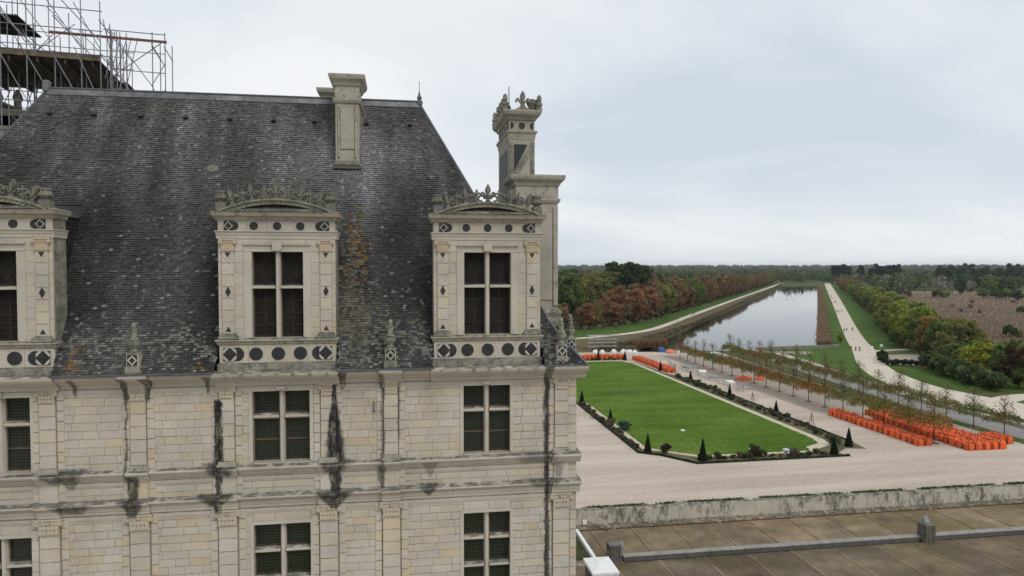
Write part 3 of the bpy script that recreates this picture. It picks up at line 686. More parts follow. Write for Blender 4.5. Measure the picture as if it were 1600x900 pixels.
o = MB().add([(-6.6+.20*math.cos(t*.785)+.02*random.random(), YE+uat(7.65+.16*math.sin(t*.785))-.02, rz(uat(7.65+.16*math.sin(t*.785)))+.03) for t in range(8)], [tuple(range(8))], (.5, .5, .45)).build('lichen_patch', M['stone_mid']); o.parent = ROOF
# eave gutter strip at the foot of the slates
for a, c in ((XLE, DORM[0]-1.82), (DORM[0]+1.82, DORM[1]-1.82), (DORM[1]+1.82, DORM[2]-1.82), (DORM[2]+1.82, XE)):
    o = MB().box(a, c, YE-.03, YE+.05, ZE-.015, ZE+.035, (.7, .7, .72)).build('gutter', M['lead']); o.parent = ROOF
# --- chimneys
def cap(mb, x0, x1, y0, y1, prof, col=(1, 1, 1)):
    """stacked moulding round a rectangle: prof = (outward, z)"""
    n = len(prof)
    vs = [v for d, z in prof for v in ((x0-d, y0-d, z), (x1+d, y0-d, z), (x1+d, y1+d, z), (x0-d, y1+d, z))]
    fs = [(k*4+i, k*4+(i+1) % 4, (k+1)*4+(i+1) % 4, (k+1)*4+i) for k in range(n-1) for i in range(4)] + [(3, 2, 1, 0), tuple((n-1)*4+i for i in range(4))]
    mb.add(vs, fs, col)
def chimney(x0, x1, y0, y1, zb, zt, proj=.2):
    h = zt-zb; mb = MB(); n = max(4, round((zt-1.0-zb)/.4))
    for i in range(n): mb.box(x0, x1, y0, y1, zb+(zt-1.0-zb)*i/n, zb+(zt-1.0-zb)*(i+1)/n-.006, stone_tint())
    C = mb.build('chimney', M['stone_chim'], CAST)
    m2 = MB(); cap(m2, x0, x1, y0, y1, [(.0, zt-1.01), (.05, zt-.99), (.09, zt-.90), (.09, zt-.84), (.02, zt-.83), (.02, zt-.40), (.06, zt-.38), (.10, zt-.28), (proj, zt-.16), (proj+.03, zt-.06), (proj+.03, zt)]); o = m2.build('chimney_cap', M['stone_mid']); o.parent = C
    return C
C1 = chimney(-2.42, -1.60, 25.35, 26.7, 27.2, 31.9)
o = MB().block(-2.26, -1.76, 25.31, 25.36, 29.25, 30.75, .02).build('sunk_panel', M['stone_chim']); o.parent = C1
for a, c in ((-2.34, -2.27), (-1.75, -1.68)):
    o = MB().block(a, c, 25.29, 25.36, 28.95, 30.85, .015).build('panel_border', M['stone_mid']); o.parent = C1
o = MB().block(-2.46, -1.56, 25.23, 25.4, 28.66, 28.84, .03).box(-2.5, -1.52, 25.22, 25.4, 28.55, 28.65, (.35, .35, .38)).build('chimney_foot', M['stone_old']); o.parent = C1
C1b = chimney(-3.1, -2.1, 27.6, 29.0, 27.0, 31.95)
CR = chimney(4.02, 5.55, 24.5, 26.0, 21.9, 28.35, .22)
mb = MB(); cap(mb, 3.98, 5.60, 24.46, 26.0, [(.0, 22.8), (.12, 22.85), (.12, 23.05), (.05, 23.2), (.10, 23.35), (.0, 23.5)]); o = mb.build('chimney_foot', M['stone_old']); o.parent = CR
o = MB().block(4.25, 5.35, 24.46, 24.5, 23.8, 27.0, .02).build('sunk_panel', M['stone_chim']); o.parent = CR
for x in (4.1, 5.46): 
    o = MB().block(x-.09, x+.09, 24.44, 24.5, 23.6, 27.2, .015).build('panel_border', M['stone_mid']); o.parent = CR
# tall crowned stack at the back
tx0, tx1, ty0, ty1 = 4.60, 5.74, 30.0, 33.4
n = 9; mb = MB(); zt0 = 30.65
for i in range(n): mb.box(tx0, tx1, ty0, ty1, 21.0+(zt0-21.0)*i/n, 21.0+(zt0-21.0)*(i+1)/n-.006, stone_tint())
TS = mb.build('crowned_chimney', M['stone_mid'], CAST)
def tpart(name, mb, mat): o = mb.build(name, mat); o.parent = TS; return o
m2 = MB(); cap(m2, tx0, tx1, ty0, ty1, [(.0, 30.63), (.02, 30.7), (.05, 30.9), (.11, 30.98), (.12, 31.04), (.0, 31.06), (.0, 31.50), (.06, 31.53), (.11, 31.62), (.24, 31.74), (.29, 31.86), (.29, 31.92)]); tpart('chimney_cap', m2, M['stone_mid'])
cxm = (tx0+tx1)/2
tpart('slate_disc', MB().prism(circ(cxm, 31.28, .14), ty0-.03, ty0+.02, 'y'), M['slate_inlay'])
for s in (-1, 1): tpart('slate_half_disc', MB().prism(half(cxm+s*.5, 31.28, .14, -s), ty0-.03, ty0+.02, 'y'), M['slate_inlay'])
for k in range(4): tpart('slate_disc', MB().prism([(ty0+.45+k*.8+.16*math.cos(t*.4), 31.28+.16*math.sin(t*.4)) for t in range(16)], tx0-.03, tx0+.02, 'x'), M['slate_inlay'])
tpart('slate_triangle', MB().prism([(4.82, 30.45), (4.82, 29.25), (5.42, 30.45)], ty0-.02, ty0+.03, 'y'), M['slate_inlay'])
tpart('raking_band', MB().prism([(4.80, 28.8), (4.80, 29.2), (5.55, 30.45), (5.6, 30.1)], ty0-.05, ty0+.02, 'y'), M['stone_old'])
for x in (4.70, 5.66): tpart('corner_strip', MB().block(x-.09, x+.08, ty0-.04, ty0+.02, 22, 30.55, .015), M['stone_old'])
tpart('rough_panel', MB().prism([(4.84, 24), (5.5, 24), (5.5, 30.1), (4.84, 29.0)], ty0-.015, ty0+.02, 'y'), M['stone_chim'])
tpart('slate_panel', MB().box(tx0-.02, tx0+.02, ty0+.5, ty1-.5, 26, 30.3, (1, 1, 1)), M['slate_inlay'])
zc_ = 31.92
mb = MB(); fleur(mb, cxm, ty0-.15, zc_+.08, .78, 0, .14); mb.prism([(cxm-.38, zc_), (cxm+.38, zc_), (cxm+.12, zc_+.14), (cxm+.06, zc_+.3), (cxm-.06, zc_+.3), (cxm-.12, zc_+.14)], ty0-.25, ty0-.05, 'y'); tpart('fleur_de_lis', mb, M['stone_old'])
def candel(x, y, h): tpart('crest_baluster', MB().lathe([(.14, zc_), (.14, zc_+.14*h), (.09, zc_+.18*h), (.15, zc_+.34*h), (.14, zc_+.44*h), (.08, zc_+.5*h), (.11, zc_+.6*h), (.10, zc_+.82*h), (.05, zc_+.92*h), (0, zc_+.96*h)], x, y, 8), M['stone_old'])
for x in (tx0-.2, tx1+.18):
    for i, y in enumerate((ty0-.15, ty0+.45, ty0+1.2, ty0+2.0, ty1-.1)): candel(x, y, .74 if i == 0 else .68)
tpart('crest_urn', MB().lathe([(.16, zc_), (.12, zc_+.1), (.26, zc_+.35), (.25, zc_+.5), (.1, zc_+.55)], tx1-.1, ty0+.1, 8), M['stone_old'])
tpart('lightning_rod', MB().tube((tx0+.05, ty0+.4, zc_), (tx0+.05, ty0+.4, zc_+1.15), .02).lathe([(.0, zc_+.1), (.10, zc_+.22), (.0, zc_+.4)], tx0+.05, ty0+.4, 6), M['iron'])
# --- eave pinnacles
def pinnacle(x, y, z, s=1.0, back=False):
    mb = MB(); mb.block(x-.21*s, x+.21*s, y-.20*s, y+.22*s, z-.1, z+.22*s, .02)
    N = mb.build('pinnacle', M['stone_old'], CAST)
    o = MB().block(x-.165*s, x+.165*s, y-.165*s, y+.165*s, z+.22*s, z+.58*s, .012).build('pinnacle_die', M['stone']); o.parent = N
    cz = z+.40*s
    o = MB().prism([(x-.14*s, cz-.155*s), (x+.14*s, cz-.155*s), (x+.14*s, cz+.155*s), (x-.14*s, cz+.155*s)], y-.172*s, y-.1, 'y').build('slate_square', M['slate_inlay']); o.parent = N
    o = MB().prism(dia(x, cz, .14*s, .155*s), y-.180*s, y-.1, 'y').build('stone_lozenge', M['stone']); o.parent = N
    o = MB().prism(dia(x, cz, .085*s, .095*s), y-.187*s, y-.1, 'y').build('slate_lozenge', M['slate_inlay']); o.parent = N
    pr = [(.21, .58), (.21, .62), (.12, .66), (.10, .72), (.17, .84), (.18, .92), (.11, .98), (.14, 1.0), (.13, 1.04), (.085, 1.07), (.09, 1.25), (.11, 1.28), (.06, 1.33), (.075, 1.40), (.05, 1.48), (0, 1.52)]
    o = MB().lathe([(a*s, z+b_*s) for a, b_ in pr], x, y, 9).build('pinnacle_spire', M['stone_old']); o.parent = N
for x in (PIL[2], PIL[5]): pinnacle(x, YF-.28, 21.86)
pinnacle(5.06, YF-.22, 21.9, .98); pinnacle(5.72, 23.2, 21.95, .95)
# fixtures
MB().path([(4.63, YF-.08, 21.3), (4.63, YF-.06, 19.0), (4.63, YF-.29, 18.84), (4.63, YF-.29, 18.6), (4.63, YF-.06, 18.5), (4.63, YF-.06, 18.05), (4.63, YF-.29, 17.95), (4.63, YF-.06, 17.5), (4.63, YF-.06, 13.5)], .018, 5).build('conductor_cable', M['iron'], CAST)
MB().box(-.98-.02, -.98+.02, YF-.06, YF-.03, 20.45, 20.75, (4, 4, 4)).box(-1.03, -.93, YF-.05, YF-.03, 20.42, 20.46, (4, 4, 4)).build('thermometer', M['iron'], CAST)
# ================================================================== ground, water, paths
def ground_mat(name, stops, s1=0.05, s2=1.5, rough=0.95, bmp=0.3, spec=0.1, mixs=0.5, stretch=None):
    m, nt, b = base_mat(name, rough, spec)
    a = noise(nt, s1, 6, .6, stretch=stretch); c = noise(nt, s2, 6, .7)
    f = math2(nt, 'ADD', math2(nt, 'MULTIPLY', a, 1-mixs), math2(nt, 'MULTIPLY', c, mixs))
    lk(nt, tinted(nt, ramp(nt, f, stops)), b.inputs['Base Color'])
    if bmp: bump(nt, b, c, bmp, 0.05)
    return m
M['field'] = ground_mat('meadow', [(.3, (.045, .06, .018)), (.5, (.07, .085, .028)), (.7, (.10, .095, .045))], .03, .6)
M['lawn'] = ground_mat('mown_lawn', [(.34, (.032, .070, .005)), (.5, (.066, .125, .010)), (.66, (.14, .180, .036))], .11, 1.1, mixs=.5, stretch=(.6, 1.5, 1))
M['lawn2'] = ground_mat('rough_lawn', [(.34, (.032, .070, .012)), (.5, (.055, .105, .017)), (.68, (.115, .135, .042))], .09, .8)
M['gravel'] = ground_mat('pale_gravel', [(.34, (.335, .275, .22)), (.5, (.45, .375, .31)), (.66, (.55, .475, .405))], .14, 1.6, mixs=.35, stretch=(.16, 1.7, 1))
M['gravel2'] = ground_mat('brown_gravel', [(.28, (.24, .20, .165)), (.5, (.32, .27, .225)), (.72, (.40, .345, .29))], .18, 3.0)
M['path'] = ground_mat('pale_path', [(.3, (.46, .40, .32)), (.7, (.60, .53, .44))], .1, 3)
M['greyroad'] = ground_mat('grey_gravel_bed', [(.3, (.17, .165, .155)), (.7, (.29, .28, .26))], .2, 3)
M['marsh'] = ground_mat('dry_marsh', [(.30, (.15, .11, .075)), (.5, (.215, .16, .112)), (.72, (.26, .20, .142))], .02, .35, stretch=(1, .5, 1))
M['soil'] = ground_mat('border_soil', [(.3, (.06, .065, .03)), (.5, (.11, .10, .055)), (.7, (.19, .16, .10))], .5, 3)
M['edging'] = ground_mat('sand_edging', [(.3, (.42, .37, .27)), (.7, (.55, .49, .37))], .5, 4)
m, nt, b = base_mat('canal_water', 0.04, 0.5); b.inputs['Base Color'].default_value = (.012, .014, .010, 1); b.inputs['IOR'].default_value = 1.33
bump(nt, b, noise(nt, 1.1, 3, .5), .02, .03); M['water'] = m
can = [(64, 194), (105, 191.4), (128.5, 196.5), (552, 846), (503, 853), (72, 203)]
bm = bmesh.new(); S = 9000
ov = [bm.verts.new((x, y, 0)) for x, y in ((-S, -S), (S, -S), (S, S), (-S, S))]; iv = [bm.verts.new((x, y, 0)) for x, y in can]
es = [bm.edges.new((ov[i], ov[(i+1) % 4])) for i in range(4)] + [bm.edges.new((iv[i], iv[(i+1) % len(iv)])) for i in range(len(iv))]
bmesh.ops.triangle_fill(bm, use_beauty=True, use_dissolve=False, edges=es)
# drop any triangle that fell inside the canal
def inpoly(x, y, poly):
    r = False; j = len(poly)-1
    for i in range(len(poly)):
        if (poly[i][1] > y) != (poly[j][1] > y) and x < (poly[j][0]-poly[i][0])*(y-poly[i][1])/(poly[j][1]-poly[i][1])+poly[i][0]: r = not r
        j = i
    return r
bad = [f_ for f_ in bm.faces if inpoly(f_.calc_center_median().x, f_.calc_center_median().y, can)]
bmesh.ops.delete(bm, geom=bad, context='FACES_ONLY')
for f_ in bm.faces:
    if f_.normal.z < 0: f_.normal_flip()
me = bpy.data.meshes.new('ground'); bm.to_mesh(me); bm.free()
a_ = me.attributes.new('tint', 'FLOAT_COLOR', 'FACE'); a_.data.foreach_set('color', [1.0]*4*len(me.polygons)); me.materials.append(M['field'])
struct(link('ground', me))
bk = MB()
for i in range(len(can)):
    (x0, y0), (x1, y1) = can[i], can[(i+1) % len(can)]; bk.add([(x0, y0, -2), (x1, y1, -2), (x1, y1, 0), (x0, y0, 0)], [(0, 1, 2, 3)])
struct(bk.build('canal_bank', M['soil']))
struct(MB().add([(x, y, -1.0) for x, y in can], [tuple(range(6))]).build('canal_water', M['water']))
struct(MB().add([(x, y, -2.0) for x, y in can], [tuple(range(6))]).build('canal_bed', M['soil']))
def sheet(name, poly, z, mat): return struct(MB().add([(x, y, z) for x, y in poly], [tuple(range(len(poly)))]).build(name, mat))
def smooth_line(pts, n=8):
    out = []
    for i in range(len(pts)-1):
        p0 = pts[max(i-1, 0)]; p1 = pts[i]; p2 = pts[i+1]; p3 = pts[min(i+2, len(pts)-1)]
        for k in range(n):
            t = k/n
            out.append(tuple(.5*((2*p1[j])+(-p0[j]+p2[j])*t+(2*p0[j]-5*p1[j]+4*p2[j]-p3[j])*t*t+(-p0[j]+3*p1[j]-3*p2[j]+p3[j])*t**3) for j in range(2)))
    return out+[pts[-1]]
def strip(name, left, right, z, mat):
    mb = MB(); n = len(left); mb.add([(x, y, z) for x, y in left]+[(x, y, z) for x, y in right], [(i, i+1, n+i+1, n+i) for i in range(n-1)]); return struct(mb.build(name, mat))
sheet('esplanade', [(-80, 49), (86, 49), (86.5, 88), (87, 112), (89, 150), (92, 190), (64, 193.5), (30, 196), (-80, 200)], .012, M['gravel'])
sheet('tree_walk', [(70, 107), (86.6, 100), (87.0, 112), (88.6, 150), (90, 183), (72, 186), (70.5, 150)], .022, M['gravel2'])
sheet('courtyard', [(-80, -60), (80, -60), (80, 21.5), (-80, 21.5)], .012, M['gravel'])
sheet('courtyard_lawn', [(-30, -24), (30, -24), (30, -6), (-30, -6)], .03, M['lawn'])
# parterre: bordered lawn aligned with the chateau
outer_b = [(-10, 118), (8, 111), (30.6, 87.2), (33.2, 85.6), (36.6, 81.3), (58.2, 81.6), (57.6, 83.5), (60.2, 85.6), (62.6, 84.8), (63.2, 87.6), (63.3, 155), (62.5, 178), (58, 186), (-10, 188)]
outer_b = [(31.2, 124), (31.0, 87.4), (33.4, 85.7), (36.6, 81.3), (58.4, 81.6), (57.7, 83.4), (60.2, 85.4), (62.8, 84.6), (63.2, 87.6), (63.2, 146), (60.8, 153), (60.2, 172), (57.5, 177.6), (-10, 179), (-10, 125)]
sheet('planting_border', outer_b, .03, M['soil'])
edge_b = [(32.4, 121), (32.2, 89.4), (34.6, 87.2), (38.4, 84.2), (55.6, 84.2), (56.4, 85.8), (59.2, 87.3), (60.0, 90), (59.6, 172), (57.5, 176.3), (-9, 177.5), (-9, 124)]
sheet('sand_edging', edge_b, .045, M['edging'])
lawn_b = [(33.2, 122), (33.0, 90.0), (35.0, 88.0), (38.7, 85.0), (54.6, 85.0), (55.2, 86.9), (58.0, 88.4), (58.8, 91), (58.6, 170.5), (56.8, 174.6), (-8, 176), (-8, 125)]
def ragged(poly, st, j):
    rq = random.Random(3); out = []
    for (x0, y0), (x1, y1) in zip(poly, poly[1:]+poly[:1]):
        n = max(1, int(math.hypot(x1-x0, y1-y0)/st)); out += [(x0+(x1-x0)*i/n+rq.uniform(-j, j), y0+(y1-y0)*i/n+rq.uniform(-j, j)) for i in range(n)]
    return out
sheet('parterre_lawn', ragged(lawn_b, .45, .09), .06, M['lawn'])
# grassy verge, grey bed of the drained moat and its pale kerbs
strip('grass_verge', [(86.4, 60), (86.6, 82), (87, 97), (88.0, 112)], [(88.3, 60), (88.4, 84), (88.6, 99), (89.2, 112)], .02, M['lawn2'])
strip('grey_roadway', [(88.5, 50), (88.5, 85), (88.9, 100), (89.8, 115), (94, 150), (99, 178), (101, 190)], [(94.8, 50), (94.7, 92), (94.4, 113), (96, 130), (99.2, 150), (103, 172), (104.5, 190)], .016, M['greyroad'])
strip('gravel_bank', [(95.3, 50), (95.2, 92), (95, 113), (96.6, 130), (99.8, 150), (103.8, 172), (105, 189)], [(98.5, 50), (98.2, 92), (98.4, 113), (100.8, 130), (103.6, 150), (107, 168), (109, 186)], .02, M['path'])
# right-hand promenade
pl = smooth_line([(101, 96), (98.9, 111), (100.8, 127), (112, 153.7), (134.8, 189.1), (168, 241), (296, 437), (430, 643), (666, 1005)]); pr = smooth_line([(112, 108), (110.5, 118), (110.9, 130.2), (119.5, 153), (141.0, 187.0), (175.5, 242), (302.5, 435), (437, 640), (674, 1002)])
strip('promenade', pl, pr, .05, M['path'])
strip('promenade_branch', smooth_line([(110.0, 114), (125, 117), (170, 112)]), smooth_line([(104, 104), (122, 112.6), (170, 107)]), .042, M['path'])
strip('promenade_fork', [(140.5, 186.0), (152, 187.5), (153, 184)], [(136, 181), (150, 184.5), (151, 182)], .042, M['path'])
sheet('canal_lawn', [(109, 186), (107.2, 168), (104, 150), (101, 130), (99.2, 113), (99.2, 111), (101, 127.5), (112.2, 154), (134.8, 189.3), (296, 437), (666, 1005), (655, 1005), (128.6, 196)], .022, M['lawn2'])
sheet('lawn_strip', [(119.5, 153), (141.0, 187.0), (175.5, 242), (302.5, 435), (437, 640), (674, 1002), (690, 1000), (350, 455), (205, 243), (160, 187), (133, 151)], .018, M['lawn2'])
sheet('right_lawn', [(119.5, 154), (134, 151.5), (150, 140), (150, 117), (113, 120), (110.8, 130)], .028, M['lawn2'])
sheet('far_right_lawn', [(99, 95), (104, 104.5), (110, 112.4), (130, 110.5), (130, 60), (99, 60)], .024, M['lawn2'])
sheet('walled_garden', [(122, 158.5), (135, 175.5), (148, 177), (132.5, 153.5)], .034, M['gravel2'])
# left-hand canal path
ll = smooth_line([(20, 228), (46, 232), (64, 237), (92, 258), (120, 297), (149, 342), (300, 570), (580, 991)]); lr = smooth_line([(20, 225.5), (47, 229.4), (65.5, 233.8), (94.5, 255.5), (122.8, 295.2), (152, 340), (303, 568), (585, 988)])
strip('canal_path', ll, lr, .05, M['path'])
sheet('left_lawn', [(0, 226), (46, 231), (64, 237), (92, 258), (120, 297), (149, 342), (300, 570), (580, 991), (568, 996), (285, 572), (135, 348), (100, 300), (75, 275), (0, 268)], .022, M['lawn2'])
sheet('bank_slope', [(30, 197), (64, 195), (73, 204), (503, 854), (586, 987), (583, 989), (303, 568), (152, 340), (122.8, 295.2), (94.5, 255.5), (65.5, 233.8), (30, 227)], .018, ground_mat('rough_bank', [(.3, (.05, .05, .02)), (.5, (.11, .09, .05)), (.7, (.17, .13, .08))], .12, 1.0))
sheet('marsh_field', [(205, 197), (190, 206), (215, 240), (281, 330), (390, 480), (500, 640), (620, 640), (620, 380), (420, 190), (240, 170)], .02, M['marsh'])
sheet('canal_head', [(548, 852), (505, 858), (560, 945), (660, 1005), (658, 1000)], .02, M['lawn2'])
# low far hills that close the horizon
rs = np.random.RandomState(5); mb = MB(); R0 = 5200
for k, (R_, hh) in enumerate(((3600, 6), (5200, 16), (7000, 30))):
    n = 160; pts = []
    for i in range(n+1):
        a = rad(-50+130*i/n); h = hh*(.72+.28*math.sin(i*.13+k)+.12*math.sin(i*.41+k*2))+rs.uniform(-1.5, 1.5); pts.append((R_*math.sin(a), R_*math.cos(a), h))
    base = [(x*.85, y*.85, -1) for x, y, z in pts]; back = [(x*1.2, y*1.2, -1) for x, y, z in pts]; n1 = n+1
    mb.add(base+pts+back, [(i, i+1, n1+i+1, n1+i) for i in range(n)]+[(n1+i, n1+i+1, 2*n1+i+1, 2*n1+i) for i in range(n)])
struct(mb.build('hills', ground_mat('far_woodland', [(.3, (.014, .024, .012)), (.7, (.04, .055, .026))], .004, .03), None, True))
# ------------------------------------------------------------------ low wing with flat terrace roof
LW = empty('terrace_wing', (30, 40, 0), world=True); tag(LW, 'low castle wing with flat brown slab roof behind the stained parapet', 'building')
MB().box(6.2, 95, 26, 48.25, 0, 5.93).build('wing_wall', M['stone_mid'], LW)
m, nt, b = base_mat('terrace_slab', .8, .3)
n1_ = noise(nt, .45, 6, .65); n2_ = noise(nt, 2.6, 6, .7); n3_ = noise(nt, .22, 3)
c = ramp(nt, n1_, [(.32, (.10, .076, .048)), (.5, (.185, .138, .088)), (.68, (.27, .205, .13))]); c = mixc(nt, smask(nt, n3_, .5, .68), c, (.13, .105, .045)); c = mixc(nt, math2(nt, 'MULTIPLY', smask(nt, n2_, .5, .75), .55), c, (.06, .052, .043))
c = tinted(nt, c); lk(nt, c, b.inputs['Base Color']); bump(nt, b, n2_, .3, .02); M['slab'] = m
rnd = random.Random(4)
x = 7.0; k = 0
while x < 94:
    for (y0, y1, tt) in ((42.55, 47.35, 1.0), (35.2, 41.75, .68), (26.5, 35.1, .68)):
        t = rnd.uniform(.85, 1.12)*tt
        mb = MB(); mb.add([(x+.03, y0, 5.98+rnd.uniform(0, .012)), (x+3.02, y0, 5.98+rnd.uniform(0, .012)), (x+3.02, y1, 6.0+rnd.uniform(0, .012)), (x+.03, y1, 6.0+rnd.uniform(0, .012)), (x+.03, y0, 5.9), (x+3.02, y0, 5.9), (x+3.02, y1, 5.9), (x+.03, y1, 5.9)], [(0, 1, 2, 3), (4, 5, 1, 0), (5, 6, 2, 1), (6, 7, 3, 2), (7, 4, 0, 3)], (t, t*rnd.uniform(.96, 1.02), t*rnd.uniform(.9, 1.03)))
        mb.build('roof_slab', M['slab'], LW)
        if y0 < 47: 
            mb = MB().box(x-.035, x+.035, y0, y1, 5.95, 6.04, (1.5, 1.4, 1.3)); mb.build('seam_batten', M['slab'], LW)
    x += 3.08; k += 1
m = stone_mat('parapet_stone', .3, (.47, .43, .355), False); nt = m.node_tree; b = nt.nodes['Principled BSDF']
src = b.inputs['Base Color'].links[0].from_socket
g_ = nd(nt, 'ShaderNodeNewGeometry'); sp = nd(nt, 'ShaderNodeSeparateXYZ'); lk(nt, g_.outputs['Position'], sp.inputs[0])
st = math2(nt, 'MULTIPLY', smask(nt, noise(nt, 2.2, 7, .75, stretch=(1, 1, .40)), .44, .60), smask(nt, noise(nt, .35, 3), .36, .5))
st = math2(nt, 'MULTIPLY', st, smask(nt, noise(nt, 9.0, 5, .7), .36, .52))
lk(nt, mixc(nt, math2(nt, 'MULTIPLY', st, .85), src, (.04, .042, .038)), b.inputs['Base Color']); M['parapet'] = m
x = 5.7; rnd = random.Random(9)
while x < 95:
    l_ = rnd.uniform(2.2, 4.2); mb = MB(); h = rnd.uniform(-.015, .015)
    mb.block(x+.004, x+l_-.004, 47.9+rnd.uniform(-.012, .012), 48.4, 6.0, 7.28+h, .03); mb.build('parapet_stone', M['parapet'], LW); x += l_
MB().prism([(47.35, 5.95), (47.35, 6.06), (47.45, 6.10), (47.80, 6.16), (47.92, 6.25), (47.95, 5.95)], 5.7, 95, 'x', (.75, .68, .58)).build('parapet_foot', M['parapet'], LW)
x = 6.5
while x < 70:
    l_ = rnd.uniform(3, 9); MB().box(x, x+l_-.3, 47.28, 47.38, 6.0, 6.07, (.5, .35, .25)).build('rusty_gutter', M['slab'], LW); x += l_
M['zinc'] = simple('grey_zinc', (.225, .22, .21), .6, .4, 2, .3)
x = 13.9; 
while x < 90:
    l_ = 7.4; mb = MB().box(x+.02, x+l_-.02, 41.9, 42.35, 5.99, 6.28, (.42, .40, .37)).box(x+.01, x+l_-.01, 41.86, 42.39, 6.28, 6.33, (1.0, .96, .88)); mb.build('roof_kerb', M['zinc'], LW); x += l_
# vent housings on the kerb
for x, y, lamp in ((13.25, 41.9, (.55, .25)), (35.75, 41.9, (0, 0))):
    mb = MB(); cap(mb, x-.36, x+.36, y-.40, y+.40, [(0, 5.99), (0, 7.15), (.04, 7.17), (.04, 7.24), (.0, 7.25)]); V = mb.build('vent_housing', simple('vent_timber', (.13, .12, .10), .8, .3, 3, .4), LW)
    mb = MB()
    for k in range(4): mb.box(x-.33+k*.19, x-.19+k*.19, y-.44, y-.42, 6.1, 7.1)
    for k in range(4): mb.box(x-.40, x-.38, y-.36+k*.19, y-.22+k*.19, 6.1, 7.1)
    o = mb.build('vent_boards', bpy.data.materials['vent_timber']); o.parent = V
    lx, ly = lamp; z0 = 7.25 if not lx else 6.75
    o = MB().box(x+lx-.16, x+lx+.16, y+ly-.12, y+ly+.12, z0, z0+.10).prism([(y+ly-.10, z0+.1), (y+ly+.14, z0+.1), (y+ly+.14, z0+.42), (y+ly+.06, z0+.42)], x+lx-.17, x+lx+.17, 'x', (.9, 1.05, 1.3)).build('floodlight', M['zinc']); o.parent = V
# white capped housing and white kerb beside the pavilion
hx0, hy1 = G(911, 872, 8.0); hx1, hy0 = G(968, 894, 8.0); hx0 -= .0
mb = MB().box(hx0+.1, hx1-.1, hy0+.1, hy1-.1, 6.0, 7.9, (.35, .3, .26)); Hh = mb.build('access_hatch', M['stone_mid'], LW)
M['white'] = simple('white_paint', (.72, .72, .70), .6, .3, 5, .12)
mb = MB(); cx, cy = (hx0+hx1)/2, (hy0+hy1)/2
mb.add([(hx0, hy0, 8.0), (hx1, hy0, 8.0), (hx1, hy1, 8.0), (hx0, hy1, 8.0), (cx, cy, 8.22), (hx0, hy0, 7.86), (hx1, hy0, 7.86), (hx1, hy1, 7.86), (hx0, hy1, 7.86)], [(0, 1, 4), (1, 2, 4), (2, 3, 4), (3, 0, 4), (5, 6, 1, 0), (6, 7, 2, 1), (7, 8, 3, 2), (8, 5, 0, 3), (8, 7, 6, 5)])
o = mb.build('hatch_cap', M['white']); o.parent = Hh
MB().prism([(hx0+.02, 7.84), (hx1-.02, 7.84), (hx1-.02, 7.80), (hx0+.02, 7.80)], hy0+.02, hy1-.02, 'y').build('hatch_cornice', M['white'], LW)
MB().box(12.0, 12.22, 42.4, 47.2, 5.99, 6.22).build('white_kerb', M['white'], LW)
MB().box(7, 11.9, 42.6, 47.2, 5.99, 6.03).build('mossy_patch', simple('moss', (.05, .055, .022), .95, .1, 2, .5), LW)
jb = MB().box(12.75, 13.05, 47.78, 47.9, 6.28, 6.58).build('junction_box', M['white'], LW)
o = MB().path([(13.05, 47.8, 6.45), (13.35, 47.75, 6.4), (13.6, 47.6, 6.2), (14.2, 47.2, 6.05), (14.4, 46.9, 6.04)], .025, 5).build('cable', M['iron']); o.parent = jb
# ================================================================== vegetation
rng = np.random.RandomState(11)
m, nt, b = base_mat('foliage', .75, .25)
lk(nt, tinted(nt, ramp(nt, noise(nt, .8, 3), [(.3, (.8, .8, .8)), (.7, (1.2, 1.2, 1.2))])), b.inputs['Base Color']); tr_ = nd(nt, 'ShaderNodeBsdfTranslucent'); lk(nt, b.inputs['Base Color'].links[0].from_socket, tr_.inputs[0]); ms_ = nd(nt, 'ShaderNodeMixShader'); ms_.inputs[0].default_value = .35
lk(nt, b.outputs[0], ms_.inputs[1]); lk(nt, tr_.outputs[0], ms_.inputs[2]); lk(nt, ms_.outputs[0], nt.nodes['Material Output'].inputs[0]); M['leaf'] = m
M['bark'] = simple('bark', (.075, .06, .045), .95, .1, 3, .4)
def cards(cent, size, tint, flat=0.0, rng=rng):
    n = len(cent); a = rng.randn(n, 3); a /= np.linalg.norm(a, axis=1)[:, None]+1e-9
    b_ = rng.randn(n, 3); b_[:, 2] *= (1-flat); b_ -= (b_*a).sum(1)[:, None]*a; b_ /= np.linalg.norm(b_, axis=1)[:, None]+1e-9
    s = (size*rng.uniform(.6, 1.35, n))[:, None]
    v = np.stack([cent-a*s, cent-b_*s*.62, cent+a*s, cent+b_*s*.62], 1).reshape(-1, 3)
    return v, np.arange(4*n).reshape(n, 4), tint
